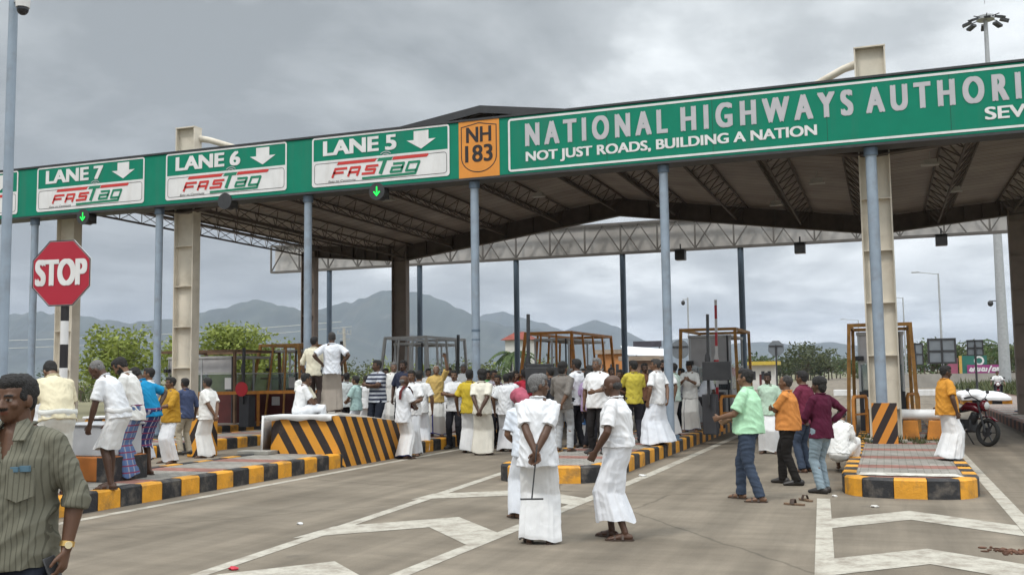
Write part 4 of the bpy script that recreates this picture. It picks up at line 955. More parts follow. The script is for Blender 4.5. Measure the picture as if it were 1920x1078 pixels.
hill(2600, [(-500, 640), (-250, 600), (0, 592), (60, 584), (150, 592), (240, 604), (330, 598), (400, 580), (450, 566), (482, 562), (530, 572), (600, 588), (680, 640), (760, 690)], 500, None, 'hills', 1.3, 1)
hill(3000, [(430, 690), (520, 622), (600, 578), (650, 566), (690, 556), (718, 542), (745, 547), (768, 549), (785, 546), (820, 556), (860, 575), (905, 600), (960, 612), (1010, 616), (1080, 640), (1180, 690)], 550, None, 'hills', 4.7, 1)
hill(4300, [(780, 690), (860, 610), (915, 588), (945, 584), (1000, 600), (1060, 618), (1120, 598), (1150, 610), (1220, 640), (1290, 634), (1340, 650), (1390, 642), (1440, 640), (1500, 646), (1560, 640), (1600, 646), (1680, 664), (1760, 668), (1850, 672), (2000, 684), (2300, 690)], 700, None, 'hills', 9.1, 1)

# ---------------------------------------------------------------- trees and bushes
def leaf_mat(name, c1, c2):
    m = bpy.data.materials.new(name); m.use_nodes = True; nt = m.node_tree; b = nt.nodes['Principled BSDF']; N = nt.nodes.new; L = nt.links.new
    b.inputs['Roughness'].default_value = .65; b.inputs['Specular IOR Level'].default_value = .25
    g_ = N('ShaderNodeNewGeometry'); r = N('ShaderNodeValToRGB'); L(g_.outputs['Random Per Island'], r.inputs[0]); e = r.color_ramp.elements
    e[0].color = (*c1, 1); e[1].color = (*c2, 1); L(r.outputs[0], b.inputs['Base Color'])
    tr = N('ShaderNodeBsdfTranslucent'); L(r.outputs[0], tr.inputs[0]); x = N('ShaderNodeMixShader'); x.inputs[0].default_value = .3
    L(b.outputs[0], x.inputs[1]); L(tr.outputs[0], x.inputs[2]); L(x.outputs[0], nt.nodes['Material Output'].inputs[0]); return m
m_leaf = leaf_mat('leaf_fresh', (.13, .17, .03), (.30, .34, .08)); m_leaf2 = leaf_mat('leaf_deep', (.035, .06, .02), (.10, .145, .045)); m_leafo = leaf_mat('leaf_olive', (.05, .065, .028), (.12, .13, .055))
m_bark = mat('bark', (.10, .075, .055), .9, .3, 5)
def crown(clumps, leaf, per, r_):
    b = MB()
    for (c, rad) in clumps:
        c = Vector(c); nl = int(per*rad*rad)
        for i in range(nl):
            d = Vector((r_.gauss(0, 1), r_.gauss(0, 1), r_.gauss(0, 1))).normalized()
            q = c + d*rad*(.45+.6*r_.random()**.6)*Vector((1, 1, .8)).length/1.6
            u = Vector((r_.gauss(0, 1), r_.gauss(0, 1), r_.gauss(0, .6))).normalized(); v = (u.cross(d)+Vector((r_.gauss(0, .4),)*3)).normalized()
            s = leaf*(.6+.8*r_.random()); q2 = q+u*s
            b.add([q, q+u*s*.5+v*s*.28, q2, q+u*s*.5-v*s*.28], [(0,1,2,3)])
    return b
def tree(name, X, Y, h, spread, label, lm, seed, leaf=.22, per=60, ncl=16, open_=0.0, group=None, trunk=.14, cat='tree'):
    r_ = random.Random(seed); r = empty(name, (X, Y, 0), 0, label, cat, group)
    cl = []; tb = MB(); base = h*.32
    tb.tube([(0, 0, -.1), (.1*r_.uniform(-1, 1), 0, base), (.15*r_.uniform(-1, 1), .1, h*.6)], [trunk, trunk*.75, trunk*.4], 8)
    for i in range(ncl):
        a = r_.uniform(0, 6.28); q = r_.random()**.6; z = h*(.38+.57*r_.random()); rad = spread*(.26+.22*r_.random())*(1-.35*abs(z/h-.6))
        lim = spread*(1-.55*max(0, (z/h-.6)/.4))
        c = (math.cos(a)*q*lim, math.sin(a)*q*lim, min(z, h-rad*.6)); cl.append((c, rad*(1-.3*open_)))
        tb.tube([(0, 0, base*(.7+.5*r_.random())), (c[0]*.6, c[1]*.6, c[2]*.75), c], [trunk*.4, trunk*.22, trunk*.06], 5)
    tb.build('trunk', m_bark, r); crown(cl, leaf, per, r_).build('crown', lm, r, smooth=0)
    return r
p = atY(225, 690, 44); tree('tree', p.x, 44, 4.6, 2.6, 'pale feathery tree behind the STOP sign post', m_leaf, 3, .26, 120, 36, .4)
p = atY(330, 690, 50); tree('tree', p.x, 50, 4.3, 1.9, 'light green tree half hidden behind the left cream column', m_leaf, 5, .26, 120, 22, .3)
p = atY(440, 690, 47); tree('tree', p.x, 47, 4.5, 2.5, 'dense round bright green tree behind the dark glazed booth', m_leaf, 8, .24, 190, 44)
p = atY(525, 690, 52); tree('tree', p.x, 52, 3.9, 1.6, 'small green tree right of the round bright tree', m_leaf, 9, .25, 90, 14)
rb = random.Random(5)
for i in range(26):
    px = -60+i*27+rb.uniform(-8, 8); Y = rb.uniform(52, 66); p = atY(px, 690, Y); h = rb.uniform(1.5, 2.6)
    tree('shrub', p.x, Y, h, rb.uniform(1.2, 2.0), 'dark green shrub in the hedge row behind the left booths', m_leaf2 if i % 3 else m_leaf, 40+i, .22, 60, 9, group='shrubs behind the left booths', trunk=.07, cat='shrub')
for i in range(34):
    px = 625+i*12.5+rb.uniform(-6, 6); Y = rb.uniform(105, 150); p = atY(px, 690, Y); h = rb.uniform(2.4, 4.2)
    tree('shrub', p.x, Y, h, rb.uniform(1.8, 3.0), 'distant green shrub in the row beyond the crowd', m_leafo if i % 3 else m_leaf, 90+i, .42, 26, 9, group='distant shrubs beyond the crowd', trunk=.1, cat='shrub')
for px, top, Y, s, lb in ((1515, 646, 190, 4.6, 'wide dark grey green tree in the middle of the far road end'), (1553, 655, 195, 3.4, 'rounded far tree right of the wide dark tree')):
    p = atY(px, 690, Y); tree('tree', p.x, Y, atY(px, top, Y).z, s, lb, m_leafo, int(px), .55, 34, 20, .3)
for i in range(22):
    px = 1400+i*10.5+rb.uniform(-4, 4); Y = rb.uniform(180, 240); p = atY(px, 690, Y)
    tree('tree', p.x, Y, atY(px, rb.uniform(664, 680), Y).z, rb.uniform(2.5, 4), 'far green tree in the line at the end of the road', m_leaf2 if i % 2 else m_leafo, 200+i, .7, 16, 9, group='far trees at the end of the road')
for i in range(22):
    px = 1722+i*11.5+rb.uniform(-4, 4); Y = rb.uniform(130, 170); p = atY(px, 690, Y)
    tree('tree', p.x, Y, atY(px, rb.uniform(638, 664), Y).z, rb.uniform(2.2, 3.4), 'dark tree in the row behind the hoardings', m_leaf2 if i % 3 else m_leafo, 300+i, .5, 30, 10, group='trees behind the hoardings')
def palm(px, top, Y, label, seed):
    r_ = random.Random(seed); p = atY(px, 690, Y); h = atY(px, top, Y).z
    r = empty('palm_tree', (p.x, Y, 0), 0, label, 'palm tree'); b = MB(); b.tube([(0, 0, 0), (.2, 0, h*.5), (.1, 0, h-.8)], [.2, .16, .13], 8); b.build('trunk', m_bark, r)
    b = MB()
    for k in range(18):
        a = 2*math.pi*k/18+r_.uniform(-.2, .2); e0 = r_.uniform(-.3, .9); P = []; L_ = 2.4
        for i in range(7):
            u = i/6; P.append(Vector((math.cos(a)*L_*u*math.cos(e0*(1-u)), math.sin(a)*L_*u*math.cos(e0*(1-u)), h-.8+L_*(u*math.sin(e0)-.75*u*u))))
        sd = Vector((-math.sin(a), math.cos(a), 0))
        for i in range(6):
            d = P[i+1]-P[i]
            for s in (-1, 1):
                for q in (0, .5):
                    o = P[i]+d*q; b.add([o, o+d*.35, o+d*.6+sd*s*.42-Vector((0, 0, .22)), o+d*.1+sd*s*.3-Vector((0, 0, .12))], [(0,1,2,3)])
    b.build('fronds', m_leaf2, r, smooth=0)
palm(1838, 632, 150, 'palm tree above the small dark sign back', 2); palm(1876, 640, 165, 'palm tree beside the tall mast on the right', 3); palm(1905, 642, 150, 'palm tree at the right edge behind the column', 4); palm(962, 648, 92, 'small palm in front of the red roofed pavilion', 6)
# rough grass and weeds on the banks
gb = MB(); r_ = random.Random(11)
def tuft(X, Y, z, h, n, sp=.15):
    for _ in range(n):
        a = r_.uniform(0, 6.28); o = Vector((X+r_.gauss(0, sp), Y+r_.gauss(0, sp), z)); t_ = o+Vector((math.cos(a)*h*.5, math.sin(a)*h*.5, h*r_.uniform(.6, 1))); s_ = Vector((-math.sin(a), math.cos(a), 0))*h*.09
        gb.add([o-s_, o+s_, t_], [(0,1,2)])
for i in range(70): tuft(r_.uniform(-.55, 1.05), r_.uniform(21.6, 23.6), .25, r_.uniform(.06, .16), 10, .05)
for i in range(1500):
    Y = r_.uniform(66, 118); X = atY(r_.uniform(1690, 1990), 690, Y).x
    if X > 6.0+(Y-60)*.01: tuft(X, Y, -.02, r_.uniform(.3, 1.1), 7, .4)
for i in range(1300):
    Y = r_.uniform(64, 150); X = atY(r_.uniform(-60, 1240), 690, Y).x
    if X < -36 or Y > 112: tuft(X, Y, -.02, r_.uniform(.4, 1.2), 7, .5)
tag(gb.build('grass', m_leafo, smooth=0), kind='stuff')
# ---------------------------------------------------------------- people
def skin_mat():
    m = bpy.data.materials.new('skin'); m.use_nodes = True; nt = m.node_tree; b = nt.nodes['Principled BSDF']; N = nt.nodes.new; L = nt.links.new
    a = N('ShaderNodeAttribute'); a.attribute_name = 'Col'; t = N('ShaderNodeTexCoord')
    n = N('ShaderNodeTexNoise'); n.inputs['Scale'].default_value = 18; n.inputs['Detail'].default_value = 5; L(t.outputs['Object'], n.inputs['Vector'])
    mr = N('ShaderNodeMapRange'); L(n.outputs[0], mr.inputs[0]); mr.inputs[3].default_value = .82; mr.inputs[4].default_value = 1.18
    x = N('ShaderNodeMix'); x.data_type = 'RGBA'; x.blend_type = 'MULTIPLY'; x.inputs[0].default_value = 1; L(a.outputs[0], x.inputs[6]); L(mr.outputs[0], x.inputs[7]); L(x.outputs[2], b.inputs['Base Color'])
    b.inputs['Roughness'].default_value = .48; b.inputs['Specular IOR Level'].default_value = .4
    bp = N('ShaderNodeBump'); bp.inputs['Strength'].default_value = .12; bp.inputs['Distance'].default_value = .004; L(n.outputs[0], bp.inputs['Height']); L(bp.outputs[0], b.inputs['Normal'])
    return m
m_skin = skin_mat()
def cloth_mat(col, pat=None):
    name = 'cloth_%s_%s' % ('_'.join('%d' % int(c*255) for c in col), pat)
    if name in MATS: return MATS[name]
    m = bpy.data.materials.new('cloth'); MATS[name] = m; m.use_nodes = True; nt = m.node_tree; b = nt.nodes['Principled BSDF']; N = nt.nodes.new; L = nt.links.new
    b.inputs['Roughness'].default_value = .9; b.inputs['Specular IOR Level'].default_value = .15
    t = N('ShaderNodeTexCoord'); co = t.outputs['Object']; n = N('ShaderNodeTexNoise'); n.inputs['Scale'].default_value = 5; n.inputs['Detail'].default_value = 6; L(co, n.inputs['Vector'])
    mr = N('ShaderNodeMapRange'); L(n.outputs[0], mr.inputs[0]); mr.inputs[1].default_value = .3; mr.inputs[2].default_value = .7; mr.inputs[3].default_value = .93; mr.inputs[4].default_value = 1.05
    x = N('ShaderNodeMix'); x.data_type = 'RGBA'; x.blend_type = 'MULTIPLY'; x.inputs[0].default_value = 1; x.inputs[6].default_value = (*col, 1); L(mr.outputs[0], x.inputs[7]); out = x.outputs[2]
    sp = N('ShaderNodeSeparateXYZ'); L(co, sp.inputs[0])
    def mixc(fac, c):
        nonlocal out
        y = N('ShaderNodeMix'); y.data_type = 'RGBA'; L(fac, y.inputs[0]); L(out, y.inputs[6]); y.inputs[7].default_value = (*c, 1); out = y.outputs[2]
    if pat == 'pin':
        f = mth(nt, 'FRACT', mth(nt, 'DIVIDE', sp.outputs[0], .021)); mixc(mth(nt, 'LESS_THAN', f, .22), (.092, .088, .066))
    if pat == 'hoop':
        f = mth(nt, 'FRACT', mth(nt, 'DIVIDE', sp.outputs[2], .085)); mixc(mth(nt, 'LESS_THAN', f, .52), (.035, .04, .065))
    if pat == 'check':
        f = mth(nt, 'FRACT', mth(nt, 'DIVIDE', sp.outputs[0], .09)); mixc(mth(nt, 'LESS_THAN', f, .22), (.30, .30, .36))
        f = mth(nt, 'FRACT', mth(nt, 'DIVIDE', sp.outputs[2], .09)); mixc(mth(nt, 'LESS_THAN', f, .2), (.22, .05, .10))
    if pat == 'print':
        v = N('ShaderNodeTexVoronoi'); v.inputs['Scale'].default_value = 22; L(co, v.inputs['Vector']); mixc(mth(nt, 'LESS_THAN', v.outputs[0], .28), (.05, .06, .12))
    L(out, b.inputs['Base Color'])
    n2 = N('ShaderNodeTexNoise'); n2.inputs['Scale'].default_value = 14; n2.inputs['Detail'].default_value = 4; n2.inputs['Distortion'].default_value = .6
    mp = N('ShaderNodeMapping'); mp.inputs['Scale'].default_value = (1, 1, .55); L(co, mp.inputs[0]); L(mp.outputs[0], n2.inputs['Vector'])
    bp = N('ShaderNodeBump'); bp.inputs['Strength'].default_value = .5; bp.inputs['Distance'].default_value = .015
    n3 = N('ShaderNodeTexNoise'); n3.noise_type = 'RIDGED_MULTIFRACTAL'; n3.inputs['Scale'].default_value = 5.5; n3.inputs['Detail'].default_value = 3; n3.inputs['Distortion'].default_value = .8; L(mp.outputs[0], n3.inputs['Vector'])
    L(mth(nt, 'ADD', n2.outputs[0], mth(nt, 'MULTIPLY', n3.outputs[0], .2)), bp.inputs['Height']); L(bp.outputs[0], b.inputs['Normal'])
    return m
V = Vector
WHITE, CREAM = (.70, .70, .70), (.64, .60, .47)
HAIRC = {'b': (.012, .010, .009), 'g': (.16, .155, .15), 'w': (.38, .37, .36), 'd': (.04, .036, .034)}
ARMS = {  # wrist target (x is outward), elbow hint, thumb hint
 'down': ((.27, .03, .86), (1, -.8, 0), (0, 1, 0)), 'behind': ((.03, -.225, .90), (1, -.5, .1), (0, 0, -1)), 'folded': ((-.12, .215, 1.17), (.9, .3, -.8), (0, 0, 1)),
 'hip': ((.205, -.02, 1.02), (1, -.55, 0), (0, .6, .8)), 'front': ((.05, .26, 1.03), (.9, -.4, -.4), (0, 0, 1)), 'phone': ((.07, .31, 1.24), (.7, -.1, -1), (-.4, 0, 1)),
 'ear': ((.14, .13, 1.47), (.7, .5, -1), (-1, 0, .2)), 'raised': ((.24, .12, 1.86), (1, .2, 0), (-1, 0, 0)), 'fwd': ((.17, .40, 1.10), (.5, -.6, -.6), (0, 0, 1)),
 'out': ((.34, .34, 1.02), (.8, -.5, -.6), (0, 0, 1)), 'bend': ((.27, .17, .98), (.9, -1, 0), (0, 1, .2)), 'lap': ((.10, .36, 1.0), (.9, -.3, 0), (0, 0, 1)), 'chest': ((.0, .24, 1.27), (.9, .1, -.7), (0, 0, 1))}
def ik(a, b, l1, l2, hint):
    d = b-a; L_ = min(d.length, (l1+l2)*.995); d.normalize(); x = (l1*l1-l2*l2+L_*L_)/(2*L_); h = math.sqrt(max(0, l1*l1-x*x))
    hv = V(hint); hv = hv - d*hv.dot(d)
    if hv.length < 1e-3: hv = V((0, -1, 0))
    hv.normalize(); return a+d*x+hv*h, a+d*L_
SK = [(.125, .064, .036), (.090, .045, .026), (.17, .092, .054), (.072, .037, .022), (.145, .076, .043)]
PN = [0]
def person(label, px, py=None, z0=0.0, Y=None, pos=None, f=180, top=None, h=1.68, lean=0, hy=0, hp=0, arms=('down', 'down'), shirt=WHITE, sleeve='short', tuck=False, pat=None,
           lower='dhoti', lcol=WHITE, border=None, zb=.055, lpat=None, hair='b', hs='full', mous=True, beard=False, feet='sandal', stance=.12, stride=0.0, belly=0.0, girth=1.0, sit=None, vox=.0115, skin=None, twist=0, foldamp=1.0, longtail=0, group=None, flare=.5, extra=None, openv=False):
    PN[0] += 1; seed = PN[0]
    VW = [(.70, .70, .70), (.66, .67, .69), (.69, .68, .65), (.64, .66, .70), (.67, .67, .67)]
    if shirt is WHITE: shirt = VW[seed % 5]
    if lcol is WHITE: lcol = VW[(seed*3+1) % 5]
    r_ = random.Random(seed*13+1)
    if pos: X, Yw = pos
    elif Y is not None: q = atY(px, 690, Y); X, Yw = q.x, Y
    else: q = at(px, py, z0); X, Yw = q.x, q.y
    if top is not None:
        h = min(1.86, max(1.5, atY(px, top, Yw).z-z0))
    # --- skeleton (1.70 m reference)
    pz = .93; py_ = 0.0
    if sit is not None: pz = sit+.10
    la = R(lean); py_ -= .16*math.sin(la)*(0 if sit is not None else 1)
    P0 = V((0, py_, pz)); dr = lambda a: V((0, math.sin(a), math.cos(a)))
    P1 = P0+dr(la*.45)*.16; P2 = P1+dr(la*.85)*.20; P3 = P2+dr(la)*.145; tdir = dr(la)
    rot = Matrix.Rotation(-la, 3, 'X')
    if twist: rot = rot @ Matrix.Rotation(R(-twist), 3, 'Z')
    def T(p):  # torso frame point (standing coordinates) -> leaned
        p = V(p); rel = p-V((0, 0, 1.29)); return P2+rot @ rel
    sh = {s: T((s*.163*girth**.5, -.005, 1.365)) for s in (-1, 1)}
    arm = {}
    for s, nm in zip((-1, 1), arms):
        if isinstance(nm, str): tg, hint, th = ARMS[nm]
        else: tg, hint, th = nm
        o = V((s*tg[0], tg[1], tg[2]))
        if nm == 'down' and girth > 1.1: o.x = s*.30
        target = T(o) if nm not in ('down', 'hang') or lean < 10 else sh[s]+V((s*.06, .05+.1*math.sin(la), -.53))
        hn = rot @ V((s*hint[0], hint[1], hint[2]))
        el, wr = ik(sh[s], target, .285, .255, hn); arm[s] = (el, wr, rot @ V((s*th[0] if abs(th[0]) > .5 else th[0], th[1], th[2])))
    leg = {}
    for s in (-1, 1):
        hip = P0+V((s*.09, 0, -.03))
        if sit is not None:
            an = V((s*.13, .42, .08)) if sit > .25 else V((s*.15, .30, .08)); kn, an = ik(hip, an, .43, .42, (s*.25, 1, .5))
        else:
            an = V((s*stance, s*stride, .08)); kn, an = ik(hip, an, .43, .42, (0, 1, 0))
        leg[s] = (hip, kn, an)
    # head frame
    nk = P3+tdir*.075+V((0, .01, 0))
    hr = Matrix.Rotation(-la*.55, 3, 'X') @ Matrix.Rotation(R(-hy), 3, 'Z') @ Matrix.Rotation(R(-hp), 3, 'X')
    HT = lambda p: nk+hr @ ((V(p)-V((0, -.012, .045)))*.945)
    # --- body
    b = MB()
    b.tube([P0-V((0, 0, .06)), P0+V((0, 0, .03)), P1, P2, P3-tdir*.02, P3+tdir*.03], [(.15*girth, .11*girth), (.155*girth, .115*girth), (.14*girth, .105+belly*.5), (.165*girth, .115), (.12, .08), (.06, .055)], 16, side=(1,0,0), rnd_end=True)
    b.tube([P3-tdir*.03, nk+V((0, 0, .02)), HT((0, -.01, .09))], [.063, .054, .056], 14)
    Z = [(-.004, .022, .074, .045), (.015, .040, .088, .012), (.038, .050, .094, -.02), (.062, .060, .094, -.05), (.09, .066, .090, -.072), (.115, .070, .088, -.088), (.14, .0735, .093, -.097), (.165, .0725, .091, -.097), (.19, .064, .076, -.086), (.208, .048, .052, -.066), (.222, .022, .018, -.035)]
    hv = []; hn_ = 20
    for (z, wd, yf, yb) in Z:
        for j in range(hn_):
            a = 2*math.pi*j/hn_; c, s_ = math.cos(a), math.sin(a); hv.append(HT((wd*math.copysign(abs(c)**.85, c), (yf+yb)/2+(yf-yb)/2*math.copysign(abs(s_)**.9, s_), z)))
    b.add(hv, [(i*hn_+j, i*hn_+(j+1) % hn_, (i+1)*hn_+(j+1) % hn_, (i+1)*hn_+j) for i in range(len(Z)-1) for j in range(hn_)]+[tuple(range(hn_))[::-1], tuple((len(Z)-1)*hn_+j for j in range(hn_))])
    b.tube([HT((0, .086, .122)), HT((0, .104, .092)), HT((0, .112, .078)), HT((0, .098, .070))], [.009, .013, .018, .014], 8, rnd_end=True)
    for s in (-1, 1):
        b.ell(HT((s*.0145, .098, .074)), (.010, .012, .009), n=8); b.ell(HT((s*.074, -.008, .098)), (.013, .022, .034), hr, n=10)
        b.tube([HT((s*.013, .090, .130)), HT((s*.034, .087, .136)), HT((s*.052, .072, .130))], .0085, 6, rnd_end=True)
        b.ell(HT((s*.045, .066, .086)), (.022, .02, .02), n=8); b.ell(HT((s*.031, .082, .114)), (.0135, .0085, .0085), hr, n=8)
    b.tube([HT((-.024, .086, .052)), HT((0, .099, .055)), HT((.024, .086, .052))], [.006, .0085, .006], 6, rnd_end=True); b.tube([HT((-.020, .086, .043)), HT((0, .097, .042)), HT((.020, .086, .043))], [.006, .009, .006], 6, rnd_end=True)
    for s in (-1, 1):
        el, wr, th = arm[s]; d = (wr-el).normalized(); S0 = sh[s]
        b.tube([T((s*.08, 0, 1.375)), S0, S0.lerp(el, .3), S0.lerp(el, .75), el, el.lerp(wr, .25), el.lerp(wr, .75), wr], [.046, .056, .052*girth**.5, .044*girth**.5, .041, .043*girth**.5, .032, .027], 12, rnd_end=True)
        t = th-d*th.dot(d)
        if t.length < .1: t = V((0, 1, 0))-d*d.y
        t.normalize(); nrm = d.cross(t)*(-s); sd = t
        b.tube([wr-d*.01, wr+d*.03, wr+d*.088], [(.027, .022), (.040, .017), (.042, .013)], 10, side=sd, rnd_end=True)
        for k, (off, ln) in enumerate(((.032, .072), (.011, .080), (-.011, .075), (-.031, .058))):
            st = wr+d*.082+sd*off; c1 = .35+.1*k; p1 = st+(d*math.cos(c1)+nrm*math.sin(c1)+sd*off*1.2)*ln*.5; c2 = c1+.65; p2 = p1+(d*math.cos(c2)+nrm*math.sin(c2))*ln*.5
            b.tube([st, p1, p2], [.0095, .0088, .0075], 7, rnd_end=True)
        st = wr+d*.028+sd*.030; p1 = st+(d*.75+sd*.6+nrm*.35).normalized()*.042; p2 = p1+(d*.9+sd*.2+nrm*.4).normalized()*.034; b.tube([st, p1, p2], [.013, .011, .009], 7, rnd_end=True)
        hip, kn, an = leg[s]
        b.tube([hip+V((-s*.01, 0, .05)), hip.lerp(kn, .3), kn, kn.lerp(an, .3)+V((0, -.012, 0)), kn.lerp(an, .85), an], [.085*girth, .078*girth, .053, .053, .035, .035], 12, rnd_end=True)
        tx = s*.25; fd_ = V((tx, 1, 0)).normalized(); heel = V((an.x, an.y, 0))-fd_*.05
        b.tube([heel+V((0, 0, .036)), heel+fd_*.08+V((0, 0, .042)), heel+fd_*.16+V((0, 0, .03)), heel+fd_*.225+V((0, 0, .02))], [(.032, .034), (.036, .04), (.046, .026), (.040, .015)], 10, side=(1,0,0), rnd_end=True)
    me = remesh(b, 'person', vox, 2 if vox > .009 else 3)
    sk = skin or SK[seed % 5]; ca = me.color_attributes.new('Col', 'FLOAT_COLOR', 'POINT'); hi = hr.transposed(); hc = HAIRC[hair]
    cols = []
    for i, v in enumerate(me.vertices):
        c = sk; q = (hi @ (v.co-nk))/.945+V((0, -.012, .045))
        if -.02 < q.z < .24 and abs(q.x) < .1 and abs(q.y) < .14:
            x = abs(q.x)
            if q.y > .05:
                ex = ((x-.031)/.0150)**2+((q.z-.1135)/.0075)**2
                if ex < 1: c = (.012, .009, .008) if abs(x-.031) < .0065 else (.22, .19, .17)
                elif x < .026 and .037 < q.z < .058 and q.y > .08: c = (sk[0]*1.05, sk[1]*.72, sk[2]*.75)
                if .010 < x < .053 and abs(q.z-.1345+.06*max(0, x-.04)) < .0065: c = hc if hair != 'w' else HAIRC['g']
                if mous and x < .029 and .057 < q.z < .0715 and q.y > .078: c = hc
            if beard and q.z < .056+.6*max(0, x-.03) and q.y > -.01 and not (x < .024 and .036 < q.z): c = hc
        cols += (c[0], c[1], c[2], 1.0)
    ca.data.foreach_set('color', cols)
    me.materials.append(m_skin)
    root = bpy.data.objects.new('person', me); COL.objects.link(root)
    k = h/1.70; root.scale = (k, k, k); root.location = (X, Yw, z0)
    va = math.atan2(-(X), Yw) if True else 0   # rotation that faces along the line of sight
    root.rotation_euler = (0, 0, va-R(f)); tag(root, label, 'person', group)
    def part(name, me_or_mb, m, **kw):
        if isinstance(me_or_mb, MB): o = me_or_mb.build(name, m, root, **kw)
        else:
            me_or_mb.materials.append(m); o = bpy.data.objects.new(name, me_or_mb); COL.objects.link(o); o.parent = root
        return o
    # --- hair
    if hs != 'none':
        b = MB()
        if hs in ('full', 'long', 'cap'):
            b.ell(HT((0, -.028, .150)), (.0800, .096, .088), hr, 18); b.ell(HT((0, .026, .192)), (.067, .066, .050), hr, 16); b.ell(HT((0, -.052, .098)), (.070, .054, .060), hr, 14)
            for s in (-1, 1): b.ell(HT((s*.066, .012, .135)), (.013, .036, .036), hr, 10)
            if hs == 'long': b.ell(HT((0, -.06, .085)), (.085, .06, .09), hr, 14); b.ell(HT((0, -.02, .17)), (.098, .112, .09), hr, 16)
        elif hs == 'thin':
            b.ell(HT((0, -.030, .147)), (.080, .094, .086), hr, 18); b.ell(HT((0, -.052, .098)), (.070, .054, .060), hr, 14)
        elif hs == 'bald':
            b.ell(HT((0, -.048, .108)), (.0755, .056, .050), hr, 16)
        hm_ = remesh(b, 'hair', max(.007, vox*.8), 1)
        displace(hm_, lambda c, n: .0035*noise.noise(V((c.x*95, c.y*95, c.z*60)))+.004*noise.noise(c*34+V((seed, 0, 0))))
        part('hair', hm_, mat('hair_'+hair, hc, .7, .5, 90, .9, 150))
    # --- shirt
    g_ = girth; hem = .80-longtail if not tuck else .95
    b = MB()
    if sit is not None or lean > 25: hemp = P0-dr(la*.3)*(.06)
    else: hemp = V((0, P0.y*.8, hem))
    rs = [(.200*g_, .158*g_+belly*.7), (.193*g_, .152*g_+belly*.9), (.172*g_, .132*g_+belly), (.185*g_, .140+belly*.5), (.160*g_**.5, .112), (.105, .082), (.066, .062)]
    if tuck: rs[0] = (.162*g_, .125*g_+belly*.6)
    b.tube([hemp, P0.lerp(hemp, .45), P1, P2, P2.lerp(P3, .62), P3.lerp(P2, .1), P3+tdir*.03], rs, 20, side=(1, 0, 0) if not twist else tuple(rot @ V((1, 0, 0))))
    for s in (-1, 1):
        el, wr, th = arm[s]; S0 = sh[s]; gs = g_**.5
        if sleeve == 'short': b.tube([T((s*.05, 0, 1.385)), T((s*.11, 0, 1.378)), S0, S0.lerp(el, .4), S0.lerp(el, .82)], [(.058, .058), (.062, .066), (.066*gs, .068), (.070*gs, .072), (.078*gs, .076)], 14)
        elif sleeve == 'rolled':
            b.tube([T((s*.05, 0, 1.385)), T((s*.11, 0, 1.378)), S0, S0.lerp(el, .5), el, el.lerp(wr, .22)], [.058, .064, .067*gs, .067*gs, .062, .060], 14); b.tube([el.lerp(wr, .02), el.lerp(wr, .26)], [.068, .066], 14)
        else: b.tube([T((s*.05, 0, 1.385)), T((s*.11, 0, 1.378)), S0, S0.lerp(el, .5), el, el.lerp(wr, .5), el.lerp(wr, .96)], [.058, .064, .067*gs, .066*gs, .060, .052, .044], 14)
    sv = max(.0085, vox*1.1) if vox > .008 else .0075
    sm = remesh(b, 'shirt', sv, 3)
    Tinv = rot.transposed()
    def fold(c, n):
        q = Tinv @ (c-P2)+V((0, 0, 1.29)); lo = max(0, min(1, (1.38-q.z)/.35))
        w1 = noise.noise(V((c.x*9+seed, c.y*9, c.z*3.6))); a1 = noise.noise(V((c.x*5, c.y*5+seed, c.z*8+q.x*7))); a2 = noise.noise(V((c.x*8+seed*2, c.y*8, c.z*11-abs(q.x)*14)))
        d = foldamp*(.012*w1*lo+.011*(.35-abs(a1)*2)*(.35+.65*lo)+.006*(.4-abs(a2)*2)+.003*noise.noise(V((c.x*24, c.y*24+seed, c.z*14))))
        if openv and n.dot(rot @ V((0, 1, 0))) > .2:
            g = (q.z-1.27)/.16
            if 0 < g < 1.3 and abs(q.x) < .052*g+.004: d -= .055
        return max(d, -.014) if not openv else d
    displace(sm, fold)
    shirt_o = part('shirt', sm, cloth_mat(shirt, pat))
    b = MB(); cd = T((0, .0, 1.44)); NR = 14
    pts = [T((.066*math.cos(a), -.004+.066*math.sin(a), 1.452-.022*max(0, math.sin(a)))) for a in [2*math.pi*i/NR+math.pi/2+.35 for i in range(NR-1)]]
    b.tube(pts, [(.010, .021)]*len(pts), 8, side=tdir, rnd_end=True); c_o = b.build('collar', cloth_mat(shirt, None if pat != 'pin' else 'pin'), shirt_o, smooth=80)
    # --- lower garment
    if lower == 'trouser':
        b = MB(); b.tube([P0+V((0, 0, .07)), P0-V((0, 0, .0)), P0-V((0, 0, .09))], [(.158*g_, .122*g_+belly*.5), (.172*g_, .135*g_), (.15*g_, .12)], 16, side=(1,0,0), rnd_end=True)
        for s in (-1, 1):
            hip, kn, an = leg[s]; b.tube([hip+V((0, 0, .04)), hip.lerp(kn, .35), kn, kn.lerp(an, .5), an+V((0, 0, -.02))], [(.098*g_, .105*g_), (.094*g_, .098*g_), .073, .068, .068], 14)
        tm = remesh(b, 'trousers', max(.009, vox), 2)
        displace(tm, lambda c, n: .006*noise.noise(V((c.x*8+seed, c.y*8, c.z*14)))+.007*(.4-2*abs(noise.noise(V((c.x*5, c.y*5+seed, c.z*17+c.x*8))))))
        part('trousers', tm, cloth_mat(lcol, lpat))
    else:
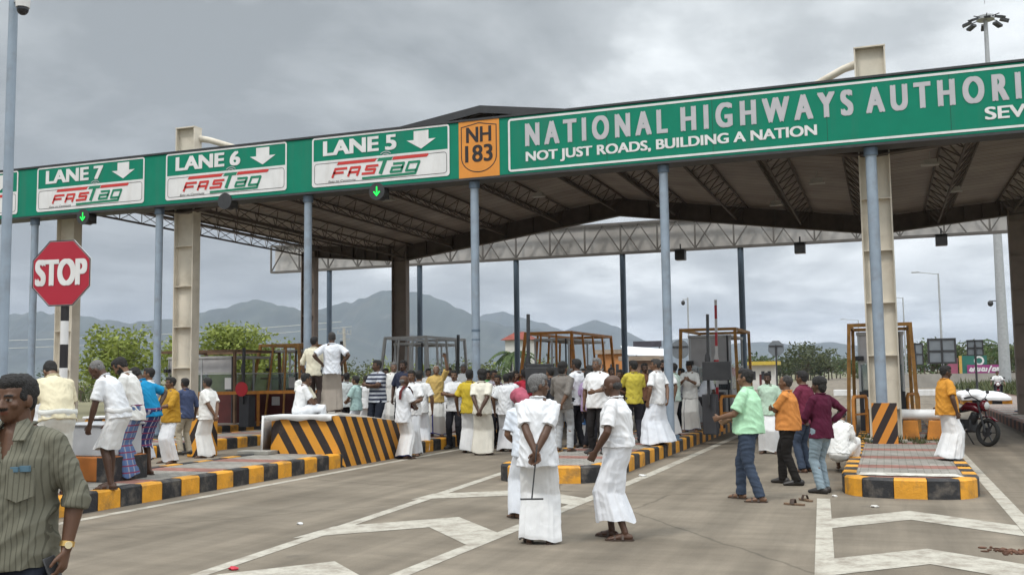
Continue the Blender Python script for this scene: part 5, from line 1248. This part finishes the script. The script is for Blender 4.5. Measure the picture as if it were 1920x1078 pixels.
        if sit is not None:
            b = MB(); b.tube([P0+V((0, 0, .06)), P0-V((0, 0, .06))], [(.17, .13), (.19, .16)], 16, side=(1,0,0), rnd_end=True)
            for s in (-1, 1):
                hip, kn, an = leg[s]; b.tube([hip, hip.lerp(kn, .5), kn, kn.lerp(an, .5), kn.lerp(an, .8)], [.115, .12, .105, .10, .11], 14)
            hip, kn, an = leg[1]; h2, k2, a2 = leg[-1]; b.tube([P0, (kn+k2)/2, (an+a2)/2*.8+(kn+k2)/2*.2], [(.12, .09), (.12, .08), (.12, .06)], 12, side=(1,0,0))
            tm = remesh(b, 'dhoti', .012, 3)
            displace(tm, lambda c, n: .012*noise.noise(c*9+V((seed, 0, 0)))+.010*(.4-2*abs(noise.noise(c*6))))
            part('dhoti', tm, cloth_mat(lcol, lpat))
        else:
            zt = P0.z+.08 if not tuck else P0.z+.10; nth, nz = (144, 90) if vox < .009 else (84, 44); vs = []; mi = []
            ph = [r_.uniform(0, 6.28) for _ in range(6)]; th0 = R(90+r_.choice((-35, -20, 25)))
            def legat(s, z):
                hip, kn, an = leg[s]
                if z > hip.z: return hip
                if z > kn.z: return kn.lerp(hip, (z-kn.z)/max(1e-4, hip.z-kn.z))
                return an.lerp(kn, max(0, (z-an.z))/max(1e-4, kn.z-an.z))
            for i in range(nz+1):
                u = i/nz; z = zt+(zb-zt)*u
                A, B_ = legat(-1, z), legat(1, z); wtop = max(0, min(1, (z-.70)/.26)); wtop = wtop*wtop*(3-2*wtop)
                cc = (A+B_)/2*(1-wtop)+V((0, P0.y, 0))*wtop
                wq = 1.0 if tuck or lean > 25 else .88
                ax = (abs(B_.x-A.x)/2+.088+.04*u*flare)*(1-wtop)+(.185*g_*wq)*wtop; ay = (abs(B_.y-A.y)/2+.10+.035*u*flare)*(1-wtop)+(.140*g_+belly*.6)*wq*wtop
                sq = 1-.10*math.exp(-((u-.16)/.10)**2)*(1 if tuck else 0)
                for j in range(nth):
                    a = 2*math.pi*j/nth; am = (.10+.90*u)
                    m_ = .030*math.sin(3*a+ph[0]+u*1.2)+.034*math.sin(7*a+ph[1]-u*1.6)+.020*math.sin(13*a+ph[2]+u)+.012*math.sin(23*a+ph[5])
                    da = (a-th0+math.pi) % (2*math.pi)-math.pi; lap = .05*math.exp(-(da/.10)**2)*(.3+.7*u)+(.045 if 0 < da < .9 else 0)*(.4+.6*u)
                    dr_ = .016*noise.noise(V((math.cos(a)*2.2+seed, math.sin(a)*2.2, u*7)))+.015*(1-2*abs(noise.noise(V((math.cos(a)*1.6, math.sin(a)*1.6+seed, u*9+a*.5)))))*(1-u*.6)*foldamp
                    rr = sq*(1+m_*am*1.25+lap)+dr_*2.2
                    zz = z+(.02*math.sin(2*a+ph[3])+.008*math.sin(5*a+ph[4]))*u
                    vs.append((cc.x+ax*rr*math.cos(a), cc.y+ay*rr*math.sin(a), zz))
            b = MB(); fs = []; fm = []
            for i in range(nz):
                for j in range(nth):
                    fs.append((i*nth+j, (i+1)*nth+j, (i+1)*nth+(j+1) % nth, i*nth+(j+1) % nth))
                    a = 2*math.pi*(j+.5)/nth; da = (a-th0+math.pi) % (2*math.pi)-math.pi
                    fm.append(1 if border and (i == nz-1 or (0 <= da < 6.28/nth*1.6)) else 0)
            n0 = len(vs); last = vs[-nth:]; cxx = sum(q[0] for q in last)/nth; cyy = sum(q[1] for q in last)/nth
            vs += [(cxx+(q[0]-cxx)*.94, cyy+(q[1]-cyy)*.94, q[2]+.03) for q in last]
            for j in range(nth): fs.append((nz*nth+j, n0+j, n0+(j+1) % nth, nz*nth+(j+1) % nth)); fm.append(0)
            fs.append(tuple(range(nth))); fm.append(0)
            b.v = vs; b.f = fs; b.m = fm
            lm = cloth_mat(lcol, lpat)
            part('dhoti' if zb < .3 else 'lungi', b, [lm, cloth_mat(border)] if border else lm, smooth=75)
            if zb > .3 or extra == 'tied':   # folded edge round the hips
                b = MB(); zz = P0.z+.05; pts = [V((.185*g_*1.02*math.cos(a), P0.y+(.142*g_+belly*.6)*1.03*math.sin(a), zz+.012*math.sin(3*a))) for a in [2*math.pi*i/20 for i in range(20)]]; pts.append(pts[0])
                b.tube(pts, [(.030, .010)]*21, 8, side=(0,0,1), cap=False); part('waist_fold', b, lm, smooth=80)
    # --- footwear
    if feet != 'bare' and sit is None:
        for s in (-1, 1):
            hip, kn, an = leg[s]; fd_ = V((s*.25, 1, 0)).normalized(); sd = V((fd_.y, -fd_.x, 0)); heel = V((an.x, an.y, 0))-fd_*.075; b = MB()
            if feet == 'sandal':
                out = [(-.03, 0), (-.033, .08), (-.046, .19), (-.03, .265), (0, .283), (.03, .265), (.046, .19), (.033, .08), (.03, 0), (0, -.012)]
                b.prism([heel+sd*x+fd_*y+V((0, 0, .001)) for x, y in out], (0, 0, .016))
                for y in (.10, .18): b.tube([heel+fd_*y+sd*-.045+V((0, 0, .012)), heel+fd_*y+sd*-.03+V((0, 0, .052)), heel+fd_*(y+.01)+V((0, 0, .075-.1*(y-.1)*3)), heel+fd_*y+sd*.03+V((0, 0, .052)), heel+fd_*y+sd*.045+V((0, 0, .012))], [(.014, .006)]*5, 6, side=fd_)
                part('sandal', b, mat('sandal_brown', (.05, .03, .02), .6, .25, 12))
            else:
                b.tube([heel+V((0, 0, .045)), heel+fd_*.1+V((0, 0, .055)), heel+fd_*.19+V((0, 0, .038)), heel+fd_*.27+V((0, 0, .026))], [(.038, .05), (.042, .058), (.050, .038), (.04, .024)], 12, side=sd, rnd_end=True); part('shoe', b, mat('shoe_dark', (.03, .026, .024), .5, .2, 12))
    return root, dict(arm=arm, T=T, HT=HT, P0=P0, sh=sh, k=k, hr=hr, leg=leg, nk=nk)

BLUE, MINT, ORANGE, YEL, MUST, NAVY, MARO, TEAL, GREY, BLACK = (.015, .22, .42), (.34, .56, .40), (.52, .20, .045), (.48, .40, .06), (.40, .22, .028), (.055, .07, .13), (.075, .012, .03), (.36, .50, .48), (.17, .155, .14), (.018, .018, .022)
JEANS, LJEANS, BEIGE = (.045, .06, .09), (.22, .28, .32), (.38, .33, .25)
bd = lambda *a: a
# two elders talking in the foreground
m1, M1 = person('grey haired man in white shirt holding a black stick behind his back', 1012, 1018, f=8, hy=62, top=699, hair='g', hs='full', arms=(((-.02, -.235, .86), (1, -.5, .1), (0, 0, 1)), ((-.03, -.24, .79), (1, -.5, .1), (0, 0, 1))), vox=.0068, girth=1.06, belly=.02, lean=5, stance=.11, flare=.35, foldamp=1.5, sleeve='short', zb=.045, skin=(.085, .042, .024), feet='sandal', longtail=.03)
m2, M2 = person('bald man in white shirt standing side on facing the grey haired man', 1160, 1010, f=-72, top=699, hair='d', hs='bald', arms=(((.23, .16, .90), (.9, -1, 0), (0, 1, .2)), ((.23, .10, .88), (.9, -1, 0), (0, 1, .2))), shirt=(.69, .69, .70), lcol=(.68, .69, .72), vox=.0068, girth=1.0, belly=.045, tuck=True, lean=1, stance=.085, stride=.10, zb=.19, skin=(.075, .036, .021), hp=4, flare=.4, foldamp=1.35, mous=False)
sk_ = m1.matrix_basis
wr = (M1['arm'][1][1]+M1['arm'][-1][1])/2
st_r = empty('stick', (0, 0, 0), 0, 'thin black T ended stick held behind the grey haired man', 'stick')
Mw = Matrix.Translation(m1.location) @ Matrix.Rotation(m1.rotation_euler.z, 4, 'Z') @ Matrix.Diagonal((*m1.scale, 1))
a_ = Mw @ (M1['arm'][1][1]+V((.02, -.03, .03))); e_ = a_+V((-.03, -.10, -.47)); st_r.location = a_
b = MB(); b.tube([(0, 0, .06), e_-a_], .008, 8); b.build('rod', m_dark, st_r)
sx = rt0*.115; b = MB(); b.tube([e_-a_-sx, e_-a_+sx], .009, 8); b.build('crossbar', m_dark, st_r)

# foreground man in striped shirt
p = at(46, 1078, .9); fz = ray(27, 1078)*(5.0/ray(27, 1078).dot(fw))
fx, fy = fz.x, fz.y
fp, FP = person('large man in olive striped shirt in the left foreground', 0, pos=(fx, fy), f=-150, hy=12, hp=3, h=1.765, arms=('down', 'down'), sleeve='rolled', shirt=(.145, .14, .107), pat='pin', lower='trouser', lcol=(.02, .024, .035), girth=1.06, belly=.05, vox=.0062, skin=(.10, .048, .027), hair='b', feet='shoe', longtail=.02, stance=.13, openv=True)
T_ = FP['T']
b = MB()
fy_ = lambda x, z: .155+.03*math.cos((x)/.2)*0
for i in range(5):
    z = 1.30-.115*i; b.tube([T_((.004, .183+(.022 if z < 1.2 else -.012) , z)), T_((.004, .192+(.022 if z < 1.2 else -.012), z))], .0075, 10)
b.build('shirt_button', m_white, fp)
for s in (-1, 1):
    b = MB(); P = [T_((s*.062, .02, 1.475)), T_((s*.035, .075, 1.455)), T_((s*.058, .145, 1.375)), T_((s*.10, .118, 1.375)), T_((s*.092, .03, 1.445))]
    b.prism(P, FP['hr'] @ V((0, 0, 0))+V((0, .008, .006))); b.build('collar_flap', cloth_mat((.145, .14, .107), 'pin'), fp, smooth=30)
b = MB(); pts = [T_((x, y, z)) for x, y, z in ((-.155, .118, 1.25), (-.055, .168, 1.25), (-.05, .178, 1.12), (-.10, .165, 1.095), (-.16, .128, 1.12))]
b.prism(pts, rot_off if False else (FP['hr'] @ V((0, .0, 0)))+V((0, .012, 0))); b.build('chest_pocket', cloth_mat((.145, .14, .107), 'pin'), fp, smooth=30)
b = MB(); b.box((-.145, .138, 1.235), (-.10, .158, 1.262)); b.box((-.098, .152, 1.235), (-.062, .17, 1.258)); tag(b.build('pocket_paper', mat('paper_blue', (.07, .14, .19), .6), fp, smooth=0))
el, wr, th = FP['arm'][-1]; d = (wr-el).normalized()
b = MB(); b.tube([wr-d*.035, wr-d*.01], .034, 16); wt = b.build('wristwatch', mat('gold', (.65, .42, .14), .3, .08, 20, metal=.8), fp)
b = MB(); q = wr-d*.022; o = V((-.6, .8, 0)).normalized(); b.tube([q+o*.030, q+o*.040], .017, 14); b.build('dial', mat('dial_gold', (.7, .6, .38), .3), wt)
ph_r = empty('phone', (0, 0, 0), 0, 'dark mobile phone in the hand of the striped shirt man', 'phone')
Mw = Matrix.Translation(fp.location) @ Matrix.Rotation(fp.rotation_euler.z, 4, 'Z') @ Matrix.Diagonal((*fp.scale, 1))
ph_r.location = Mw @ (wr+d*.10+V((.03, .02, 0))); ph_r.rotation_euler = (R(20), R(10), fp.rotation_euler.z+R(70))
b = MB(); b.box((-.036, -.005, -.075), (.036, .005, .075)); b.build('case', m_dark, ph_r, bevel=.006)
b = MB(); b.box((-.032, -.0065, -.068), (.032, -.0052, .068)); b.build('screen', mat('phone_glass', (.01, .01, .012), .1), ph_r, smooth=0)

I = .25
# men bending over the box, left island
person('man in cream shirt bending forward over the box with his back turned', 122, z0=I, pos=(-10.16, 10.25), f=-16, h=1.86, lean=38, hp=25, arms=('down', 'down'), shirt=(.62, .56, .40), lower='dhoti', zb=.52, lcol=(.66, .66, .62), vox=.0095, girth=1.12, feet='sandal', mous=False)
person('dark haired man bending at the far side of the cream shirt man', 66, z0=I, pos=(-11.3, 11.0), f=-30, h=1.62, lean=32, hp=20, lower='trouser', lcol=BLACK, girth=1.0)
person('grey haired man bending in knee length folded white lungi', 200, z0=I, pos=(-9.98, 11.08), f=-62, h=1.84, lean=30, hp=32, hy=-10, arms=('down', 'down'), hair='g', hs='thin', lower='dhoti', zb=.50, vox=.0095, skin=(.07, .034, .02), feet='sandal', stride=.06, beard=False)
person('bearded man in white shirt looking down behind the bending elder', 240, z0=I, pos=(-10.65, 12.2), f=-70, h=1.86, lean=18, hp=30, arms=('front', 'front'), beard=True, lower='dhoti', lcol=(.10, .16, .30), lpat='check', vox=.0105)
person('man in bright blue shirt leaning with hand on hip in checked lungi', 272, z0=I, pos=(atY(276, 690, 12.7).x, 12.7), f=-60, h=1.74, lean=26, hp=35, arms=('down', 'hip'), shirt=BLUE, lower='dhoti', lcol=(.035, .045, .13), lpat='check', zb=.42, vox=.0105)
person('man in white shirt partly hidden behind the blue shirt', 285, z0=I, pos=(atY(281, 690, 15.2).x, 15.2), f=-80, h=1.70, arms=('front', 'front'), lower='dhoti')
person('man in mustard shirt and white dhoti holding papers on the left island', 319, 868, z0=I, f=-122, hy=10, top=706, arms=('fwd', 'fwd'), shirt=MUST, mous=True, sleeve='rolled', belly=.03, girth=1.04, vox=.0105)
person('man in navy shirt and beige trousers behind the mustard shirt', 347, 852, z0=I, f=-40, top=712, shirt=NAVY, sleeve='rolled', lower='trouser', lcol=BEIGE, arms=('front', 'down'), feet='shoe', lean=4)
person('lone man in white shirt and dhoti left of the striped barrier', 388, 858, z0=I, f=-48, top=713, arms=('behind', 'behind'), girth=1.06, belly=.03, vox=.0105, hs='full')
# on the barrier and behind it
BZ = .985
person('man in white shirt and taupe dhoti with hands on hips on the barrier', 622, z0=BZ, pos=(atY(622, 770, 18.6).x, 18.6), f=6, h=1.70, arms=('hip', 'hip'), lcol=(.27, .235, .20), feet='sandal', vox=.0105, lean=-3, hs='thin', hair='d', hp=14, foldamp=1.3)
person('man in cream shirt and dark trousers standing on the barrier', 590, z0=BZ, pos=(atY(588, 770, 19.2).x, 19.2), f=30, h=1.64, shirt=CREAM, lower='trouser', lcol=(.06, .045, .04), hs='full', arms=('down', 'front'), sleeve='rolled')
person('man in white shirt sitting on the barrier edge and turning right', 532, z0=.60, pos=(-11.15, 17.65), f=78, hy=-20, h=1.66, sit=.39, arms=('lap', 'lap'), lean=12, beard=False)
person('man in cream shirt sitting at the left end of the barrier', 510, z0=.60, pos=(-11.5, 18.3), f=120, hy=20, h=1.62, sit=.38, arms=('lap', 'lap'), shirt=CREAM, lean=14)
person('man in white shirt standing close behind the seated pair', 568, z0=I, pos=(atY(570, 700, 20.4).x, 20.4), f=150, top=690, arms=('front', 'front'), shirt=(.66, .66, .62))
C = [
 ('man in pale grey hooded top behind the striped barrier', 650, 21.4, I, 698, dict(f=20, shirt=(.45, .48, .48), lower='trouser', lcol=BLACK, arms=('front', 'front'))),
 ('man in pale teal shirt behind the striped barrier facing left', 668, 20.4, I, 708, dict(f=-60, shirt=TEAL, arms=('front', 'front'))),
 ('man in white shirt squeezed between teal shirt and striped tee', 687, 21.6, I, 708, dict(f=-30, arms=('fwd', 'front'))),
 ('man in blue and white striped tee with folded arms', 708, 20.6, I, 664, dict(f=-140, hy=18, shirt=(.42, .44, .48), pat='hoop', lower='trouser', lcol=(.022, .024, .035), arms=('folded', 'folded'), girth=1.08, vox=.0105, feet='shoe')),
 ('grey haired man in white behind the striped tee', 738, 22.2, I, 678, dict(f=170, hair='g', arms=('down', 'down'))),
 ('man in dark navy shirt behind the elder with maroon towel', 757, 21.6, I, 671, dict(f=-150, shirt=(.03, .035, .06), lower='trouser', lcol=BLACK, arms=('down', 'down'))),
 ('tall man in white shirt and dhoti with his back turned mid crowd', 786, 21.0, 0, 672, dict(f=14, arms=('down', 'down'), girth=1.05, vox=.0105)),
 ('woman in white draped cloth beside the elder with maroon towel', 772, 19.8, 0, 691, dict(f=-160, mous=False, arms=('front', 'down'), h=1.6)),
 ('old man in white with a maroon towel over his shoulder', 756, 19.1, 0, 702, dict(f=55, hy=10, hs='bald', hair='g', arms=('front', 'front'), border=(.02, .025, .08), vox=.0105, longtail=.07)),
 ('older man in pale yellow shirt raising one arm', 818, 22.6, I, 684, dict(f=-170, hy=-10, hair='w', hs='thin', arms=('raised', 'down'), shirt=(.55, .38, .13), border=(.05, .05, .22), vox=.0105)),
 ('man in white seen between raised arm and folded arms', 842, 24.2, I, 688, dict(f=170)),
 ('young man in white shirt and dark trousers with folded arms', 852, 22.0, 0, 692, dict(f=-165, arms=('folded', 'folded'), lower='trouser', lcol=BLACK, feet='shoe')),
 ('bespectacled man in white facing the camera at the crowd back', 869, 25.0, I, 682, dict(f=178, hair='g', arms=('down', 'front'))),
 ('man in yellow shirt and white dhoti next to cream shirt', 880, 20.9, 0, 688, dict(f=18, shirt=(.50, .37, .04), arms=('down', 'down'), vox=.0105)),
 ('grey haired man half hidden behind the cream shirt man', 893, 22.3, 0, 682, dict(f=150, hair='g')),
 ('man in cream shirt and dhoti with hands clasped behind his back', 903, 20.35, 0, 682, dict(f=14, hy=-40, shirt=(.66, .63, .54), lcol=(.58, .55, .48), arms=('behind', 'behind'), hs='long', vox=.0105)),
 ('man with bright green collar at the back of the crowd', 915, 24.5, 0, 680, dict(f=175, shirt=(.10, .42, .12), lower='trouser', lcol=BLACK)),
 ('man in white printed shirt with folded arms mid crowd', 933, 22.2, 0, 702, dict(f=-160, pat='print', arms=('folded', 'folded'), lower='trouser', lcol=BLACK)),
 ('man in white leaning right beside the printed shirt', 948, 21.4, 0, 699, dict(f=24, lean=7, arms=('down', 'down'), lcol=(.66, .66, .68), vox=.0105)),
 ('dark haired man behind the white leaning man', 966, 23.4, 0, 694, dict(f=160, shirt=(.5, .5, .5))),
 ('man in red shirt raising a forearm by the black screen', 984, 22.4, 0, 690, dict(f=-30, shirt=(.40, .03, .05), arms=('ear', 'down'), lower='trouser', lcol=BLACK)),
 ('man with pink towel bending close behind the grey haired elder', 982, 11.6, 0, None, dict(f=-25, h=1.58, lean=20, hp=20, arms=('front', 'front'), shirt=(.60, .64, .70), lcol=(.64, .66, .70), vox=.0095)),
 ('man in grey brown shirt and light grey trousers seen from behind', 1055, 18.5, I, 678, dict(f=16, hy=20, shirt=GREY, lower='trouser', lcol=(.34, .35, .36), arms=('front', 'behind'), sleeve='rolled', vox=.0105, hs='long')),
 ('man in white shirt and black trousers behind the grey trousers', 1082, 19.6, I, 672, dict(f=-50, lower='trouser', lcol=BLACK, arms=('down', 'down'), feet='shoe')),
 ('dark haired man deep in the crowd right of the black screen', 1093, 22.2, I, 690, dict(f=165, shirt=(.1, .1, .11), lower='trouser', lcol=BLACK)),
 ('man in lime green shirt deep in the crowd', 1107, 21.0, I, 684, dict(f=-60, shirt=(.42, .52, .06), lower='trouser', lcol=BLACK)),
 ('man in pale purple shirt beside the burly man in white', 1102, 19.4, I, 694, dict(f=50, shirt=(.36, .27, .42), lower='trouser', lcol=BLACK)),
 ('burly grey haired man in white shirt and black trousers', 1120, 18.2, I, 670, dict(f=-150, hair='g', lower='trouser', lcol=(.02, .018, .018), arms=('fwd', 'down'), belly=.05, girth=1.1, vox=.0105, feet='shoe')),
 ('dark shirted man peering over the bald man', 1163, 21.2, I, 692, dict(f=-150, shirt=(.08, .06, .05), lower='trouser', lcol=BLACK, arms=('phone', 'down'))),
 ('man in yellow shirt and dark trousers with his back turned', 1188, 21.0, I, 675, dict(f=-20, hy=-20, shirt=YEL, lower='trouser', lcol=(.04, .04, .05), arms=('phone', 'front'), vox=.0105, feet='shoe')),
 ('man in brown shirt between yellow shirt and wide dhoti', 1208, 23.6, I, 680, dict(f=160, shirt=(.16, .08, .05), lower='trouser', lcol=BLACK)),
 ('man in white shirt and wide flaring dhoti on the kerb', 1231, 20.5, I, 672, dict(f=-55, hy=-35, arms=('down', 'behind'), flare=3.0, stance=.22, stride=.08, belly=.03, hair='d', vox=.0105)),
 ('bearded man in white just behind the wide dhoti', 1246, 23.0, I, 674, dict(f=-140, beard=True)),
 ('man in mint shirt and white dhoti on the kerb', 1263, 23.6, I, 680, dict(f=-60, hy=-15, shirt=(.50, .62, .56), arms=('chest', 'front'), vox=.0105)),
 ('man in white looking down at his phone on the kerb', 1293, 25.1, I, 677, dict(f=-165, hp=22, arms=('phone', 'phone'), sleeve='rolled', border=(.10, .10, .14), vox=.0105)),
 ('man in white stooping behind the phone reader', 1322, 26.6, I, None, dict(f=70, lean=40, h=1.6, lower='trouser', lcol=(.08, .08, .09))),
 ('man in white shirt deep in the crowd left of the raised arm', 803, 24.5, I, 690, dict(f=165, arms=('front', 'down'))),
 ('dark man in checked shirt at the back behind the cream shirt', 925, 23.4, 0, 690, dict(f=150, shirt=(.30, .30, .34), pat='check', lower='trouser', lcol=BLACK)),
 ('man in white seen just left of the large black screen', 957, 22.0, 0, 697, dict(f=40, arms=('front', 'down'))),
 ('man in dark shirt crowding under the black screen', 1032, 20.6, I, 688, dict(f=-40, shirt=(.03, .03, .035), lower='trouser', lcol=BLACK)),
 ('man in cream shirt glimpsed between bald man and yellow shirt', 1146, 22.8, I, 688, dict(f=160, shirt=CREAM)),
 ('man in grey shirt beyond the mint shirt on the kerb', 1278, 27.0, I, 690, dict(f=-120, shirt=(.3, .3, .32), lower='trouser', lcol=BLACK)),
 ('man in pale blue shirt behind the cloth draped barrier end', 640, 23.0, I, 700, dict(f=170, shirt=(.40, .47, .55), lower='trouser', lcol=BLACK)),
 ('man in white shirt at the back between striped tee and navy shirt', 723, 24.0, I, 690, dict(f=160)),
]
RES = {}
for lb, px, Yc, zc, tp, kw in C:
    RES[lb] = person(lb, px, z0=zc, Y=Yc, top=tp, **kw)
# towels and small held things
def on(res, loc): 
    o, d = res; return Matrix.Translation(o.location) @ Matrix.Rotation(o.rotation_euler.z, 4, 'Z') @ Matrix.Diagonal((*o.scale, 1)) @ V(loc)
def towel(res, s, m, label):
    o, d = res; T = d['T']; b = MB(); P = [T((s*.10, .150, 1.02)), T((s*.105, .152, 1.18)), T((s*.11, .128, 1.36)), T((s*.105, .06, 1.452)), T((s*.10, -.05, 1.462)), T((s*.10, -.135, 1.36)), T((s*.10, -.155, 1.2))]
    b.tube(P, [(.05, .008)]*7, 10, side=(1, 0, 0)); q = b.build('towel', m, None, smooth=80); q.matrix_world = Matrix.Translation(o.location) @ Matrix.Rotation(o.rotation_euler.z, 4, 'Z') @ Matrix.Diagonal((*o.scale, 1)); tag(q, label, 'towel')
towel(RES['old man in white with a maroon towel over his shoulder'], 1, cloth_mat((.10, .02, .02)), 'maroon towel hanging over the shoulder of an old man in white')
o, d = RES['man with pink towel bending close behind the grey haired elder']; b = MB()
b.ell(d['HT']((0, -.015, .155)), (.115, .135, .105), d['hr'], 18); b.ell(d['HT']((0, -.10, .06)), (.10, .08, .12), d['hr'], 14)
me = remesh(b, 'towel', .009, 3)
displace(me, lambda c, n: .010*noise.noise(c*16)+.008*(.4-2*abs(noise.noise(c*9))))
me.materials.append(cloth_mat((.36, .09, .13))); q = bpy.data.objects.new('towel', me); COL.objects.link(q); q.matrix_world = Matrix.Translation(o.location) @ Matrix.Rotation(o.rotation_euler.z, 4, 'Z') @ Matrix.Diagonal((*o.scale, 1)); tag(q, 'pink towel wrapped over the head of the bending man', 'towel')
# right hand group
g1 = person('man in mint polo and dark jeans pointing left', 1408, 938, f=-72, top=690, shirt=(.40, .66, .44), lower='trouser', lcol=JEANS, arms=(((.14, .34, 1.06), (.6, -.8, -.5), (0, 0, 1)), ((.10, .30, 1.02), (.8, -.8, -.4), (0, 0, 1))), vox=.0085, girth=1.12, belly=.05, feet='sandal', stance=.13, stride=.17, longtail=-.06)
person('man in pale green shirt and dhoti behind the mint polo', 1444, 850, f=-170, top=698, shirt=(.44, .58, .46), arms=('down', 'behind'))
g3 = person('grey haired man in orange shirt with folded arms', 1482, 908, f=-75, top=702, shirt=(.55, .22, .06), lower='trouser', lcol=(.018, .016, .015), arms=('folded', 'folded'), hair='d', hs='thin', vox=.009, girth=1.1, belly=.04, feet='shoe', stance=.12, stride=.14, longtail=-.04)
person('man in maroon shirt behind the orange shirt', 1512, 885, f=-60, top=694, shirt=(.14, .025, .05), lower='trouser', lcol=JEANS, arms=('front', 'down'))
person('man in plum maroon shirt and pale jeans with hand on hip', 1545, 924, f=-48, hy=-20, top=706, shirt=MARO, sleeve='long', lower='trouser', lcol=LJEANS, arms=('front', 'hip'), vox=.009, feet='shoe', hs='long', stance=.09, stride=.04)
person('man in white crouching on the kerb with red collar', 1580, z0=.02, pos=(-.80, 18.0), f=15, h=1.66, sit=.26, lean=28, hp=20, arms=('lap', 'lap'), shirt=(.70, .70, .68), sleeve='long', hs='full', vox=.0095)
g7 = person('man in orange shirt and white dhoti on the phone by motorcycle', 1780, 862, z0=I, f=62, hy=0, hp=8, top=684, shirt=(.55, .25, .04), arms=('ear', 'down'), belly=.04, girth=1.08, vox=.0085, lean=-2, border=(.5, .5, .5), hs='full', flare=1.6, stance=.13, stride=-.06)
# rider far away
person('distant rider in white shirt on a motorcycle', 0, pos=(RIDER[0], RIDER[1]+.15), z0=.33, f=176, h=1.68, sit=.42, arms=('out', 'out'), lean=8, lower='trouser', lcol=BLACK, vox=.016)

# loose sandals on the road and scraps of litter
def loose(px, py, rz, lb):
    p = at(px, py); r = empty('sandal', (p.x, p.y, .005), rz, lb, 'sandal'); b = MB()
    out = [(-.03, 0), (-.033, .08), (-.046, .19), (-.03, .265), (0, .283), (.03, .265), (.046, .19), (.033, .08), (.03, 0), (0, -.012)]
    b.prism([V((x, y, 0)) for x, y in out], (0, 0, .02)); b.build('sole', mat('sandal_tan', (.16, .10, .06), .7), r)
    b = MB(); b.tube([(-.045, .15, .015), (-.025, .15, .07), (.025, .15, .07), (.045, .15, .015)], [(.03, .006)]*4, 6, side=(0, 1, 0)); b.build('strap', mat('sandal_brown', (.05, .03, .02), .6), r)
loose(1508, 948, R(70), 'worn sandal lying flat on the road beside the white line'); loose(1521, 941, R(35), 'worn sandal resting against another near the white line')
for i, (px, py, s_, c, lb) in enumerate(((438, 1068, .06, (.45, .03, .05), 'red and white scrap of wrapper on the lower left lane line'), (498, 897, .10, (.6, .6, .58), 'crumpled white plastic scrap against the left kerb'), (563, 983, .05, (.6, .6, .6), 'small white paper scrap in the left lane'), (1204, 893, .07, (.6, .6, .58), 'white paper scrap at the corner of the middle island'), (1565, 931, .05, (.6, .58, .55), 'tiny pale scrap beside the right white line'), (1640, 951, .06, (.5, .48, .45), 'pale scrap in front of the right island nose'))):
    p = at(px, py); b = MB(); b.ell((0, 0, s_*.25), (s_, s_*.6, s_*.3), n=10); o = b.build('litter', mat('litter_%d' % i, c, .7), loc=p)
    for v in o.data.vertices: v.co += V((noise.noise(v.co*30), noise.noise(v.co*30+V((9, 0, 0))), .5*noise.noise(v.co*30+V((0, 7, 0)))))*s_*.4
    tag(o, lb, 'litter')
p = at(1890, 1034); b = MB(); 
for i in range(40): b.ell((r_.gauss(0, .12), r_.gauss(0, .09), .008), (r_.uniform(.01, .045), r_.uniform(.01, .04), r_.uniform(.008, .025)), n=6)
tag(b.build('dry_leaves', mat('leaf_litter', (.10, .045, .025), .9, .4, 12), loc=p), 'heap of reddish brown dry debris at the lower right', 'debris', kind='stuff')

bpy.data.scenes.remove(TMP)
# ---------------------------------------------------------------- air
b = MB(); b.box((-4700, -420, -1.1), (4700, 6700, 330))
hm = bpy.data.materials.new('haze_air'); hm.use_nodes = True; nt = hm.node_tree; nt.nodes.clear()
pv = nt.nodes.new('ShaderNodeVolumePrincipled'); pv.inputs['Color'].default_value = (.70, .79, .95, 1); pv.inputs['Density'].default_value = 1.35e-4; pv.inputs['Anisotropy'].default_value = .1
mo_ = nt.nodes.new('ShaderNodeOutputMaterial'); nt.links.new(pv.outputs[0], mo_.inputs['Volume'])
tag(b.build('haze', hm, smooth=0), kind='stuff')
